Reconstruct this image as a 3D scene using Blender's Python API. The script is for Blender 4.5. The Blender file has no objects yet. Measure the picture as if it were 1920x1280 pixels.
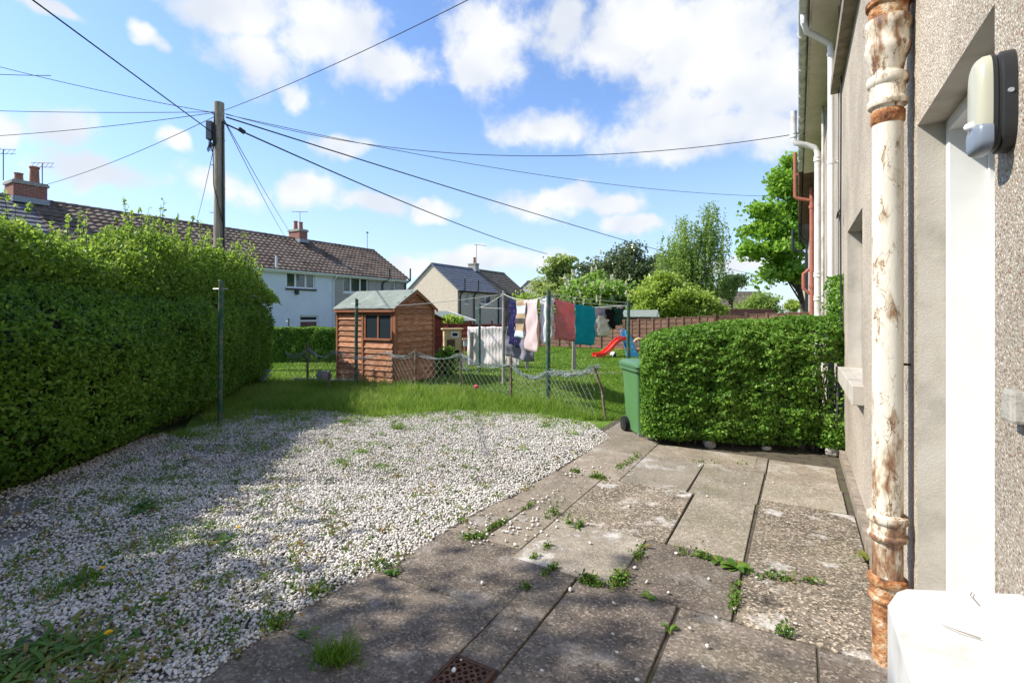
import bpy, math, random
import numpy as np
from mathutils import Vector, Matrix
R = math.radians
rng = np.random.default_rng(7)
random.seed(7)
scn = bpy.context.scene
C = scn.collection

# ------------------------------------------------------------------ camera, sky, sun, exposure
F, HOR, EYE = 930.0, 588.0, 1.5            # focal length and horizon row in photo pixels, eye height
cam = bpy.data.cameras.new('camera'); co = bpy.data.objects.new('camera', cam); C.objects.link(co)
cam.sensor_width = 36; cam.lens = 36 * F / 1920; cam.shift_y = -(640 - HOR) / 1920
cam.clip_start = 0.05; cam.clip_end = 3000
co.location = (0, 0, EYE); co.rotation_euler = (R(90), 0, 0); scn.camera = co

SUN_EL, SUN_AZ = R(43), R(-91)             # azimuth clockwise from +Y
sun = bpy.data.lights.new('sun', 'SUN'); so = bpy.data.objects.new('sun', sun); C.objects.link(so)
sun.energy = 4.3; sun.angle = R(0.5); sun.color = (1.0, 0.95, 0.86)
L = Vector((math.sin(SUN_AZ) * math.cos(SUN_EL), math.cos(SUN_AZ) * math.cos(SUN_EL), math.sin(SUN_EL)))
so.rotation_euler = L.to_track_quat('Z', 'Y').to_euler(); so.location = (-20, 0, 30)
scn.view_settings.view_transform = 'Standard'; scn.view_settings.look = 'None'
scn.view_settings.exposure = 0.77; scn.view_settings.gamma = 1
scn.view_settings.use_curve_mapping = False

w = bpy.data.worlds.new('World'); scn.world = w; w.use_nodes = True
def build_world():
    nt = w.node_tree; N = nt.nodes; LK = nt.links.new; N.clear()
    out = N.new('ShaderNodeOutputWorld'); bg = N.new('ShaderNodeBackground'); LK(bg.outputs[0], out.inputs[0])
    STR = 0.15; bg.inputs[1].default_value = STR
    sky = N.new('ShaderNodeTexSky'); sky.sky_type = 'NISHITA'; sky.sun_disc = False
    sky.sun_elevation = SUN_EL; sky.sun_rotation = SUN_AZ % (2 * math.pi); sky.air_density = 1.0; sky.dust_density = 0.6; sky.ozone_density = 1.6
    tc = N.new('ShaderNodeTexCoord'); sep = N.new('ShaderNodeSeparateXYZ'); LK(tc.outputs['Generated'], sep.inputs[0])
    az = N.new('ShaderNodeMath'); az.operation = 'ARCTAN2'; LK(sep.outputs[0], az.inputs[0]); LK(sep.outputs[1], az.inputs[1])
    el = N.new('ShaderNodeMath'); el.operation = 'ARCSINE'; LK(sep.outputs[2], el.inputs[0])
    v = N.new('ShaderNodeCombineXYZ'); LK(az.outputs[0], v.inputs[0]); LK(el.outputs[0], v.inputs[1])
    # low-frequency warp of the cloud outlines
    wn = N.new('ShaderNodeTexNoise'); wn.inputs['Scale'].default_value = 7; wn.inputs['Detail'].default_value = 3; wn.inputs['Roughness'].default_value = .6
    LK(tc.outputs['Generated'], wn.inputs['Vector'])
    wv = N.new('ShaderNodeVectorMath'); wv.operation = 'MULTIPLY_ADD'; LK(wn.outputs['Color'], wv.inputs[0])
    wv.inputs[1].default_value = (.16, .09, 0); LK(v.outputs[0], wv.inputs[2])
    # cumulus banks as (azimuth, elevation, half width, half height) measured from the photo's sky, then random ones for the rest of the sky
    px = [(430, 15, 150, 45), (470, 100, 105, 62), (620, 65, 120, 75), (720, 120, 95, 42), (915, 80, 100, 82), (890, 130, 70, 35),
          (1170, 60, 150, 80), (1330, 90, 190, 120), (1430, 170, 150, 90), (1290, 200, 130, 50), (1015, 242, 110, 42), (1290, 262, 200, 48), (1440, 250, 120, 50),
          (120, 235, 100, 48), (10, 240, 55, 38), (180, 325, 125, 36), (425, 352, 80, 40), (567, 352, 68, 40), (690, 382, 85, 22),
          (645, 277, 55, 26), (1050, 385, 120, 32), (1150, 392, 60, 26), (805, 392, 50, 20), (1195, 428, 75, 20), (930, 480, 150, 22), (800, 500, 130, 22),
          (1400, 500, 130, 22), (565, 185, 34, 26), (60, 5, 90, 16), (330, 270, 40, 20), (270, 55, 40, 20), (1050, 30, 45, 60)]
    bl = []
    for x, y, a, b in px:
        t = math.atan((x - 960) / F); c = math.cos(t)
        bl.append((t, math.atan((HOR - y) / F * c), a / F * c * c, b / F * c))
    r2 = random.Random(3)
    for k in range(16):
        bl.append((math.copysign(r2.uniform(.95, 3.0), r2.random() - .5), r2.uniform(.12, 1.0), r2.uniform(.12, .3), r2.uniform(.05, .13)))
    prev = None
    for a, e, ra, rb in bl:
        m = N.new('ShaderNodeVectorMath'); m.operation = 'MULTIPLY_ADD'; LK(wv.outputs[0], m.inputs[0])
        m.inputs[1].default_value = (1 / ra, 1 / rb, 0); m.inputs[2].default_value = (-(a + .08) / ra, -(e + .045) / rb, 0)
        ln = N.new('ShaderNodeVectorMath'); ln.operation = 'LENGTH'; LK(m.outputs[0], ln.inputs[0])
        if prev is None: prev = ln.outputs['Value']
        else:
            s = N.new('ShaderNodeMath'); s.operation = 'SMOOTH_MIN'; s.inputs[2].default_value = .25
            LK(prev, s.inputs[0]); LK(ln.outputs['Value'], s.inputs[1]); prev = s.outputs[0]
    fn = N.new('ShaderNodeTexNoise'); fn.inputs['Scale'].default_value = 16; fn.inputs['Detail'].default_value = 6; fn.inputs['Roughness'].default_value = .62
    LK(tc.outputs['Generated'], fn.inputs['Vector'])
    ad = N.new('ShaderNodeMath'); ad.operation = 'MULTIPLY_ADD'; LK(fn.outputs['Fac'], ad.inputs[0]); ad.inputs[1].default_value = -1.5; LK(prev, ad.inputs[2])
    mr = N.new('ShaderNodeMapRange'); mr.interpolation_type = 'SMOOTHSTEP'; LK(ad.outputs[0], mr.inputs[0])
    mr.inputs[1].default_value = .42; mr.inputs[2].default_value = -.30; mr.inputs[3].default_value = 0; mr.inputs[4].default_value = .96
    # cloud tone: bright tops, faintly lilac-grey where the bank is thick
    sn = N.new('ShaderNodeTexNoise'); sn.inputs['Scale'].default_value = 9; sn.inputs['Detail'].default_value = 2; LK(tc.outputs['Generated'], sn.inputs['Vector'])
    cr = N.new('ShaderNodeValToRGB'); LK(sn.outputs['Fac'], cr.inputs[0])
    k = 1 / STR
    cr.color_ramp.elements[0].position = .35; cr.color_ramp.elements[0].color = (.47 * k, .50 * k, .55 * k, 1)
    cr.color_ramp.elements[1].position = .62; cr.color_ramp.elements[1].color = (.61 * k, .615 * k, .62 * k, 1)
    # thin veil near the horizon, as real air has
    hz = N.new('ShaderNodeMapRange'); hz.interpolation_type = 'SMOOTHSTEP'; LK(el.outputs[0], hz.inputs[0])
    hz.inputs[1].default_value = .42; hz.inputs[2].default_value = -.02; hz.inputs[3].default_value = 0; hz.inputs[4].default_value = .55
    tint = N.new('ShaderNodeMix'); tint.data_type = 'RGBA'; tint.blend_type = 'MULTIPLY'; tint.inputs[0].default_value = 1
    LK(sky.outputs[0], tint.inputs[6]); tint.inputs[7].default_value = (.77, .87, 1.03, 1)
    mh = N.new('ShaderNodeMix'); mh.data_type = 'RGBA'; LK(hz.outputs[0], mh.inputs[0]); LK(tint.outputs[2], mh.inputs[6])
    mh.inputs[7].default_value = (.38 * k, .46 * k, .55 * k, 1)
    mx = N.new('ShaderNodeMix'); mx.data_type = 'RGBA'; LK(mr.outputs[0], mx.inputs[0]); LK(mh.outputs[2], mx.inputs[6]); LK(cr.outputs[0], mx.inputs[7])
    LK(mx.outputs[2], bg.inputs[0])
build_world()
w.cycles.sampling_method = 'MANUAL'; w.cycles.sample_map_resolution = 512

# ------------------------------------------------------------------ helpers
def gp(px, py):
    Y = EYE * F / (py - HOR); return ((px - 960) / F * Y, Y)
def at(px, py, Y): return Vector(((px - 960) / F * Y, Y, EYE + (HOR - py) / F * Y))
def hsh(*a):
    return (math.sin(sum((i + 1) * 12.9898 * q for i, q in enumerate(a))) * 43758.5453) % 1
def tag(o, label=None, cat=None, group=None, kind=None):
    if label: o['label'] = label
    if cat: o['category'] = cat
    if group: o['group'] = group
    if kind: o['kind'] = kind
    return o
def thing(name, label, cat, loc=(0, 0, 0), rz=0, group=None):
    o = bpy.data.objects.new(name, None); C.objects.link(o); o.empty_display_size = .1
    o.location = loc; o.rotation_euler = (0, 0, rz)
    return tag(o, label, cat, group)
class MB:
    def __init__(s): s.v = []; s.f = []
    def add(s, vs, fs):
        o = len(s.v); s.v += [tuple(p) for p in vs]; s.f += [tuple(i + o for i in f) for f in fs]; return s
    def box(s, x0, x1, y0, y1, z0, z1):
        return s.add([(x0, y0, z0), (x1, y0, z0), (x1, y1, z0), (x0, y1, z0), (x0, y0, z1), (x1, y0, z1), (x1, y1, z1), (x0, y1, z1)],
                     [(0, 3, 2, 1), (4, 5, 6, 7), (0, 1, 5, 4), (1, 2, 6, 5), (2, 3, 7, 6), (3, 0, 4, 7)])
    def quad(s, *p): return s.add(p, [tuple(range(len(p)))])
    def prism(s, poly, d):          # planar polygon extruded by vector d
        n = len(poly); d = Vector(d); a = [Vector(p) for p in poly]
        return s.add(a + [p + d for p in a], [tuple(range(n))[::-1], tuple(range(n, 2 * n))] + [(i, (i + 1) % n, (i + 1) % n + n, i + n) for i in range(n)])
    def tube(s, pts, r, n=8, cap=True):
        pts = [Vector(p) for p in pts]; rs = r if isinstance(r, (list, tuple)) else [r] * len(pts)
        o = len(s.v); prev = None
        for i, p in enumerate(pts):
            t = (pts[min(i + 1, len(pts) - 1)] - pts[max(i - 1, 0)]).normalized()
            if prev is None:
                a = t.cross(Vector((0, 0, 1)));  a = Vector((1, 0, 0)) if a.length < 1e-3 else a.normalized()
            else:
                a = (prev - t * prev.dot(t)); a = a.normalized() if a.length > 1e-6 else t.orthogonal().normalized()
            prev = a; b = t.cross(a)
            for k in range(n):
                q = 2 * math.pi * k / n; s.v.append(tuple(p + (a * math.cos(q) + b * math.sin(q)) * rs[i]))
        m = len(pts)
        for i in range(m - 1):
            for k in range(n):
                a0 = o + i * n + k; b0 = o + i * n + (k + 1) % n; s.f.append((a0, b0, b0 + n, a0 + n))
        if cap: s.f.append(tuple(o + k for k in range(n))[::-1]); s.f.append(tuple(o + (m - 1) * n + k for k in range(n)))
        return s
    def lathe(s, prof, c=(0, 0, 0), n=20):      # (r,z) profile about vertical axis
        return s.tube([(c[0], c[1], c[2] + z + i * 1e-5) for i, (r, z) in enumerate(prof)], [r for r, z in prof], n)
    def build(s, name, m, parent=None, smooth=False, bevel=0):
        me = bpy.data.meshes.new(name); me.from_pydata(s.v, [], s.f); me.update()
        if m: me.materials.append(m)
        if smooth: me.polygons.foreach_set('use_smooth', [True] * len(me.polygons)); me.set_sharp_from_angle(angle=R(40))
        o = bpy.data.objects.new(name, me); C.objects.link(o); o.parent = parent
        if bevel:
            b = o.modifiers.new('bevel', 'BEVEL'); b.width = bevel; b.segments = 2; b.limit_method = 'ANGLE'
        return o
def npmesh(name, V, T, m, parent=None, rnd=None):
    """mesh from numpy arrays of vertices and triangles / quads, with an optional per-vertex 'rnd' value"""
    k = T.shape[1]; me = bpy.data.meshes.new(name); me.vertices.add(len(V)); me.vertices.foreach_set('co', V.astype(np.float32).ravel())
    me.loops.add(T.size); me.loops.foreach_set('vertex_index', T.astype(np.int32).ravel())
    me.polygons.add(len(T)); me.polygons.foreach_set('loop_start', np.arange(0, T.size, k, dtype=np.int32))
    me.update(calc_edges=True)
    if rnd is not None:
        a = me.attributes.new('rnd', 'FLOAT', 'POINT'); a.data.foreach_set('value', rnd.astype(np.float32))
    if m: me.materials.append(m)
    o = bpy.data.objects.new(name, me); C.objects.link(o); o.parent = parent; return o

# ------------------------------------------------------------------ materials
def pm(name, cols, scale=4, detail=5, rough=.85, spec=.2, bump=0, bscale=60, stretch=None, orand=0, metal=0, obj=False, dist=0):
    """principled material whose colour runs through a noise ramp"""
    m = bpy.data.materials.new(name); m.use_nodes = True; nt = m.node_tree; N = nt.nodes; LK = nt.links.new
    p = N['Principled BSDF']; p.inputs['Roughness'].default_value = rough; p.inputs['Specular IOR Level'].default_value = spec; p.inputs['Metallic'].default_value = metal
    if obj: src = N.new('ShaderNodeTexCoord').outputs['Object']
    else: src = N.new('ShaderNodeNewGeometry').outputs['Position']
    if stretch:
        mp = N.new('ShaderNodeMapping'); mp.inputs['Scale'].default_value = stretch; LK(src, mp.inputs[0]); src = mp.outputs[0]
    n = N.new('ShaderNodeTexNoise'); n.inputs['Scale'].default_value = scale; n.inputs['Detail'].default_value = detail; n.inputs['Roughness'].default_value = .62
    n.inputs['Distortion'].default_value = dist; LK(src, n.inputs['Vector'])
    cr = N.new('ShaderNodeValToRGB'); LK(n.outputs['Fac'], cr.inputs[0]); e = cr.color_ramp.elements
    if len(cols[0]) == 3: cols = [(.32 + .36 * i / max(1, len(cols) - 1), c) for i, c in enumerate(cols)]
    while len(e) < len(cols): e.new(.5)
    while len(e) > len(cols): e.remove(e[-1])
    for q, (po, c) in zip(e, cols): q.position = po; q.color = (*c, 1)
    col = cr.outputs[0]
    if orand:
        oi = N.new('ShaderNodeObjectInfo'); hs = N.new('ShaderNodeHueSaturation'); mr = N.new('ShaderNodeMapRange'); LK(oi.outputs['Random'], mr.inputs[0])
        mr.inputs[3].default_value = 1 - orand; mr.inputs[4].default_value = 1 + orand; LK(mr.outputs[0], hs.inputs['Value']); LK(col, hs.inputs['Color']); col = hs.outputs[0]
    LK(col, p.inputs['Base Color'])
    if bump:
        b = N.new('ShaderNodeTexNoise'); b.inputs['Scale'].default_value = bscale; b.inputs['Detail'].default_value = 4; LK(src, b.inputs['Vector'])
        bp = N.new('ShaderNodeBump'); bp.inputs['Strength'].default_value = bump; bp.inputs['Distance'].default_value = .02; LK(b.outputs['Fac'], bp.inputs['Height']); LK(bp.outputs[0], p.inputs['Normal'])
    m['col'] = 0
    return m
def leafmat(name, a, b, c, trans=.35, rough=.5):
    m = bpy.data.materials.new(name); m.use_nodes = True; nt = m.node_tree; N = nt.nodes; LK = nt.links.new
    p = N['Principled BSDF']; p.inputs['Roughness'].default_value = rough; p.inputs['Specular IOR Level'].default_value = .3
    at_ = N.new('ShaderNodeAttribute'); at_.attribute_name = 'rnd'
    cr = N.new('ShaderNodeValToRGB'); LK(at_.outputs['Fac'], cr.inputs[0]); e = cr.color_ramp.elements
    e[0].color = (*a, 1); e[1].color = (*c, 1); q = e.new(.55); q.color = (*b, 1)
    LK(cr.outputs[0], p.inputs['Base Color'])
    tr = N.new('ShaderNodeBsdfTranslucent'); hs = N.new('ShaderNodeHueSaturation'); hs.inputs['Value'].default_value = 1.35; hs.inputs['Hue'].default_value = .485
    LK(cr.outputs[0], hs.inputs['Color']); LK(hs.outputs[0], tr.inputs[0])
    mx = N.new('ShaderNodeMixShader'); mx.inputs[0].default_value = trans; LK(p.outputs[0], mx.inputs[1]); LK(tr.outputs[0], mx.inputs[2])
    LK(mx.outputs[0], N['Material Output'].inputs[0]); return m
def pebbledash(name, tone, scale=150):
    m = bpy.data.materials.new(name); m.use_nodes = True; nt = m.node_tree; N = nt.nodes; LK = nt.links.new
    p = N['Principled BSDF']; p.inputs['Roughness'].default_value = .85; p.inputs['Specular IOR Level'].default_value = .25
    g = N.new('ShaderNodeNewGeometry').outputs['Position']
    vo = N.new('ShaderNodeTexVoronoi'); vo.inputs['Scale'].default_value = scale; LK(g, vo.inputs['Vector'])
    sx = N.new('ShaderNodeSeparateColor'); LK(vo.outputs['Color'], sx.inputs[0])
    cr = N.new('ShaderNodeValToRGB'); cr.color_ramp.interpolation = 'CONSTANT'; LK(sx.outputs[0], cr.inputs[0]); e = cr.color_ramp.elements
    t = tone; cs = [(0, (.34, .30, .25)), (.22, (.48, .43, .37)), (.42, (.60, .55, .49)), (.56, (.28, .15, .10)), (.66, (.42, .35, .28)), (.82, (.74, .70, .65)), (.92, (.20, .15, .12))]
    while len(e) < len(cs): e.new(.5)
    for q, (po, c) in zip(e, cs): q.position = po; q.color = (c[0] * t * 1.08, c[1] * t * 1.03, c[2] * t * .94, 1)
    dr = N.new('ShaderNodeMapRange'); LK(vo.outputs['Distance'], dr.inputs[0]); dr.inputs[1].default_value = .35; dr.inputs[2].default_value = .75
    mo = N.new('ShaderNodeMix'); mo.data_type = 'RGBA'; LK(dr.outputs[0], mo.inputs[0]); LK(cr.outputs[0], mo.inputs[6]); mo.inputs[7].default_value = (.42 * t, .38 * t, .32 * t, 1)
    n = N.new('ShaderNodeTexNoise'); n.inputs['Scale'].default_value = 1.4; n.inputs['Detail'].default_value = 6; LK(g, n.inputs['Vector'])
    st = N.new('ShaderNodeMapRange'); LK(n.outputs['Fac'], st.inputs[0]); st.inputs[1].default_value = .3; st.inputs[2].default_value = .7; st.inputs[3].default_value = .72; st.inputs[4].default_value = 1.14
    hs = N.new('ShaderNodeHueSaturation'); LK(mo.outputs[2], hs.inputs['Color']); LK(st.outputs[0], hs.inputs['Value']); LK(hs.outputs[0], p.inputs['Base Color'])
    bp = N.new('ShaderNodeBump'); bp.invert = True; bp.inputs['Strength'].default_value = .55; bp.inputs['Distance'].default_value = .005; LK(vo.outputs['Distance'], bp.inputs['Height']); LK(bp.outputs[0], p.inputs['Normal'])
    return m
def rustpaint(name, z_lo, z_hi):
    """cream paint flaking off rusty cast iron: patches, long cracks and orange runs"""
    m = bpy.data.materials.new(name); m.use_nodes = True; nt = m.node_tree; N = nt.nodes; LK = nt.links.new
    p = N['Principled BSDF']; p.inputs['Roughness'].default_value = .62
    g = N.new('ShaderNodeNewGeometry').outputs['Position']; sp = N.new('ShaderNodeSeparateXYZ'); LK(g, sp.inputs[0])
    mp = N.new('ShaderNodeMapping'); mp.inputs['Scale'].default_value = (1, 1, .38); LK(g, mp.inputs[0])
    n = N.new('ShaderNodeTexNoise'); n.inputs['Scale'].default_value = 17; n.inputs['Detail'].default_value = 7; n.inputs['Roughness'].default_value = .6; LK(mp.outputs[0], n.inputs['Vector'])
    # more paint is gone low down and at the top joint
    lo = N.new('ShaderNodeMapRange'); LK(sp.outputs[2], lo.inputs[0]); lo.inputs[1].default_value = .35; lo.inputs[2].default_value = 1.25; lo.inputs[3].default_value = .17; lo.inputs[4].default_value = -.03
    hi = N.new('ShaderNodeMapRange'); LK(sp.outputs[2], hi.inputs[0]); hi.inputs[1].default_value = 2.3; hi.inputs[2].default_value = 2.8; hi.inputs[3].default_value = 0; hi.inputs[4].default_value = .13
    s1 = N.new('ShaderNodeMath'); LK(n.outputs['Fac'], s1.inputs[0]); LK(lo.outputs[0], s1.inputs[1])
    s2 = N.new('ShaderNodeMath'); LK(s1.outputs[0], s2.inputs[0]); LK(hi.outputs[0], s2.inputs[1])
    vo = N.new('ShaderNodeTexVoronoi'); vo.feature = 'DISTANCE_TO_EDGE'; vo.inputs['Scale'].default_value = 14
    wv = N.new('ShaderNodeVectorMath'); wv.operation = 'MULTIPLY_ADD'; LK(n.outputs['Color'], wv.inputs[0]); wv.inputs[1].default_value = (.09, .09, .2); LK(mp.outputs[0], wv.inputs[2]); LK(wv.outputs[0], vo.inputs['Vector'])
    ck = N.new('ShaderNodeMapRange'); LK(vo.outputs['Distance'], ck.inputs[0]); ck.inputs[1].default_value = .004; ck.inputs[2].default_value = .022; ck.inputs[3].default_value = .16; ck.inputs[4].default_value = 0
    s3 = N.new('ShaderNodeMath'); LK(s2.outputs[0], s3.inputs[0]); LK(ck.outputs[0], s3.inputs[1])
    cr = N.new('ShaderNodeValToRGB'); LK(s3.outputs[0], cr.inputs[0]); e = cr.color_ramp.elements
    cs = [(.0, (.62, .57, .47)), (.50, (.66, .61, .51)), (.565, (.55, .47, .35)), (.60, (.38, .29, .20)), (.66, (.25, .125, .06)), (.74, (.11, .06, .04))]
    while len(e) < len(cs): e.new(.5)
    for q, (po, c) in zip(e, cs): q.position = po; q.color = (*c, 1)
    LK(cr.outputs[0], p.inputs['Base Color'])
    bp = N.new('ShaderNodeBump'); bp.inputs['Strength'].default_value = .6; bp.inputs['Distance'].default_value = .006; bp.invert = True; LK(s3.outputs[0], bp.inputs['Height']); LK(bp.outputs[0], p.inputs['Normal'])
    return m
def plain(name, c, rough=.6, spec=.3, var=.12, metal=0, scale=6):
    a = tuple(max(0, q * (1 - var)) for q in c); b = tuple(min(1, q * (1 + var * .6)) for q in c)
    return pm(name, [a, b], scale=scale, rough=rough, spec=spec, metal=metal)
def slabmat(name, dark, light, white, moss, speck):
    """weathered concrete paving: speckled aggregate, blotches, lime bloom and algae"""
    m = bpy.data.materials.new(name); m.use_nodes = True; nt = m.node_tree; N = nt.nodes; LK = nt.links.new
    dark, light = [(c[0] * 1.07, c[1], c[2] * .90) for c in (dark, light)]
    p = N['Principled BSDF']; p.inputs['Roughness'].default_value = .9; p.inputs['Specular IOR Level'].default_value = .2
    g = N.new('ShaderNodeNewGeometry').outputs['Position']
    def noise(s, d=6, r=.6):
        n = N.new('ShaderNodeTexNoise'); n.inputs['Scale'].default_value = s; n.inputs['Detail'].default_value = d; n.inputs['Roughness'].default_value = r; LK(g, n.inputs['Vector']); return n.outputs['Fac']
    def rng_(src, a, b, c=0, d=1):
        q = N.new('ShaderNodeMapRange'); LK(src, q.inputs[0]); q.inputs[1].default_value = a; q.inputs[2].default_value = b; q.inputs[3].default_value = c; q.inputs[4].default_value = d; return q.outputs[0]
    def mix(f, a, b):
        q = N.new('ShaderNodeMix'); q.data_type = 'RGBA'; LK(f, q.inputs[0])
        for i, c in ((6, a), (7, b)):
            if isinstance(c, tuple): q.inputs[i].default_value = (*c, 1)
            else: LK(c, q.inputs[i])
        return q.outputs[2]
    col = mix(rng_(noise(3.2, 7), .36, .66), dark, light)
    vo = N.new('ShaderNodeTexVoronoi'); vo.inputs['Scale'].default_value = 95; LK(g, vo.inputs['Vector'])
    sc = N.new('ShaderNodeSeparateColor'); LK(vo.outputs['Color'], sc.inputs[0])
    col = mix(rng_(sc.outputs[0], .62, .95, 0, speck), col, tuple(min(.6, q * 2.1) for q in light))
    col = mix(rng_(sc.outputs[1], .70, .98, 0, speck), col, tuple(q * .42 for q in dark))
    col = mix(rng_(noise(2.6, 9, .72), .54, .63, 0, white), col, (.52, .49, .45))
    col = mix(rng_(noise(1.5, 4), .50, .72, 0, moss), col, (.17, .17, .07))
    oi = N.new('ShaderNodeObjectInfo'); hs = N.new('ShaderNodeHueSaturation'); LK(rng_(oi.outputs['Random'], 0, 1, .86, 1.14), hs.inputs['Value']); LK(col, hs.inputs['Color']); LK(hs.outputs[0], p.inputs['Base Color'])
    bp = N.new('ShaderNodeBump'); bp.inputs['Strength'].default_value = .5; bp.inputs['Distance'].default_value = .006; LK(vo.outputs['Distance'], bp.inputs['Height'])
    b2 = N.new('ShaderNodeBump'); b2.inputs['Strength'].default_value = .5; b2.inputs['Distance'].default_value = .02; LK(noise(9), b2.inputs['Height']); LK(bp.outputs[0], b2.inputs['Normal']); LK(b2.outputs[0], p.inputs['Normal'])
    return m
M = {}
M['dash'] = pebbledash('pebbledash', .95)
M['dash2'] = pm('far_roughcast', [(.53, .45, .34), (.62, .54, .42)], 3, bump=.4, bscale=30)
M['dash3'] = pm('grey_roughcast', [(.34, .32, .30), (.42, .40, .37)], 3, bump=.4, bscale=30)
M['blue_white'] = pm('painted_render', [(.62, .66, .74), (.70, .74, .80)], 1.5, bump=.3, bscale=20)
M['render'] = pm('smooth_render', [(.33, .30, .25), (.44, .40, .34), (.48, .445, .39)], 5, 8, bump=.12, bscale=120)
M['white'] = plain('white_paint', (.66, .66, .64), .45, .4, .06)
M['upvc'] = plain('white_plastic', (.76, .77, .77), .3, .45, .04)
M['box'] = pm('weathered_white_box', [(.46, .45, .41), (.60, .595, .575), (.63, .625, .61)], 7, 9, rough=.45)
M['dirty_white'] = pm('weathered_white_plastic', [(.42, .40, .35), (.66, .65, .62), (.72, .72, .70)], 3, rough=.45)
M['gutter_grey'] = pm('stained_gutter', [(.34, .31, .27), (.56, .54, .50), (.70, .69, .66)], 5, rough=.6)
M['rust'] = rustpaint('flaking_pipe_paint', 0, 3)
M['rustbare'] = pm('bare_rust', [(.09, .045, .03), (.27, .11, .045), (.42, .22, .10), (.55, .46, .34)], 22, 7, rough=.85, bump=.6, bscale=70)
M['redpipe'] = plain('red_oxide_paint', (.36, .12, .08), .55, .3, .15)
M['black'] = plain('black_plastic', (.025, .026, .028), .4, .4, .2)
M['fascia_brown'] = pm('brown_fascia', [(.06, .035, .025), (.16, .09, .06)], 5, stretch=(1, 1, 8))
M['soffit'] = pm('soffit_boards', [(.58, .50, .43), (.70, .62, .55)], 4)
M['timber'] = pm('old_timber', [(.17, .14, .11), (.33, .28, .22)], 9, stretch=(1, 1, .3))
M['glass'] = bpy.data.materials.new('window_glass'); M['glass'].use_nodes = True
_p = M['glass'].node_tree.nodes['Principled BSDF']; _p.inputs['Base Color'].default_value = (.03, .04, .05, 1); _p.inputs['Roughness'].default_value = .04; _p.inputs['Specular IOR Level'].default_value = .8
M['curtain'] = plain('pale_curtain', (.45, .44, .42), .9, .1, .2)
M['tile_brown'] = pm('brown_pantile', [(.075, .054, .042), (.165, .122, .095), (.21, .165, .13)], 1.2, 4)
M['tile_grey'] = pm('grey_tile', [(.13, .13, .14), (.20, .20, .215)], 3)
M['tile_slate'] = pm('blue_grey_tile', [(.15, .155, .175), (.21, .215, .24)], 2)
M['tile_moss'] = pm('mossy_tile', [(.075, .06, .05), (.16, .13, .105), (.17, .15, .08)], 2)
M['lead'] = plain('lead_flashing', (.28, .30, .33), .5)
def brickmat():
    m = pm('chimney_brick', [(.24, .075, .05), (.36, .13, .09)], 8); nt = m.node_tree; N = nt.nodes; b = N.new('ShaderNodeTexBrick')
    tc = N.new('ShaderNodeTexCoord'); s = N.new('ShaderNodeSeparateXYZ'); c = N.new('ShaderNodeCombineXYZ'); a = N.new('ShaderNodeMath'); nt.links.new(tc.outputs['Object'], s.inputs[0])
    nt.links.new(s.outputs[0], a.inputs[0]); nt.links.new(s.outputs[1], a.inputs[1]); nt.links.new(a.outputs[0], c.inputs[0]); nt.links.new(s.outputs[2], c.inputs[1]); nt.links.new(c.outputs[0], b.inputs['Vector'])
    b.inputs['Scale'].default_value = 1; b.inputs['Brick Width'].default_value = .23; b.inputs['Row Height'].default_value = .075; b.inputs['Mortar Size'].default_value = .008
    b.inputs['Color1'].default_value = (.32, .10, .065, 1); b.inputs['Color2'].default_value = (.22, .075, .05, 1); b.inputs['Mortar'].default_value = (.30, .26, .23, 1)
    nt.links.new(b.outputs[0], N['Principled BSDF'].inputs['Base Color']); return m
M['brick'] = brickmat()
M['pot'] = plain('terracotta', (.34, .15, .10), .85, .2, .25)
M['concrete'] = pm('concrete', [(.24, .23, .20), (.38, .36, .32)], 8, bump=.3)
M['galv'] = plain('galvanised_wire', (.46, .49, .50), .45, .4, .15, .5)
M['greenwire'] = plain('wire', (.27, .31, .31), .6, .2, .2)
M['postgreen'] = pm('green_painted_steel', [(.02, .07, .05), (.04, .11, .08), (.20, .14, .10)], 12, rough=.5)
M['postrust'] = pm('rusty_fence_stake', [(.07, .05, .04), (.17, .12, .09), (.30, .24, .2)], 16)
M['polewood'] = pm('pole_timber', [(.18, .145, .11), (.32, .27, .20), (.42, .37, .30)], 5, 7, stretch=(6, 6, .5), bump=.4, bscale=20)
M['shed'] = pm('shed_stain', [(.20, .075, .036), (.42, .19, .10), (.58, .35, .23)], 6, 8, stretch=(1, 1, 9), orand=.34, rough=.8, bump=.3, bscale=25)
M['shed_trim'] = pm('shed_trim', [(.24, .09, .045), (.36, .16, .09)], 6, stretch=(8, 8, 1))
M['felt'] = pm('green_felt', [(.17, .20, .17), (.26, .29, .25)], 5, 7, bump=.3, bscale=150)
M['fence'] = pm('fence_stain', [(.11, .06, .042), (.21, .118, .082), (.30, .185, .135)], 5, 7, stretch=(1, 1, 10), orand=.15, bump=.3, bscale=25)
M['redfence'] = pm('red_fence_stain', [(.13, .028, .018), (.20, .05, .033)], 5, stretch=(1, 1, 6), orand=.12)
M['ground'] = pm('ground', [(.045, .07, .022), (.08, .10, .03), (.12, .10, .05)], .8, 8, bump=.4)
M['soil'] = pm('soil', [(.035, .027, .02), (.08, .06, .045), (.13, .11, .085)], 14, 8, bump=.8, bscale=80)
M['fines'] = pm('gravel_fines', [(.10, .08, .06), (.26, .235, .21), (.40, .37, .34)], 5, 9, bump=.8, bscale=160)
M['joint'] = pm('joint_dirt', [(.05, .04, .03), (.11, .09, .068), (.09, .10, .04)], 9, 8, bump=.6, bscale=120)
M['lawn'] = pm('lawn', [(.065, .13, .014), (.11, .20, .024), (.16, .23, .045)], 3, 8, bump=.6, bscale=90)
M['path'] = pm('worn_path', [(.16, .14, .09), (.25, .21, .15)], 6)
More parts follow.
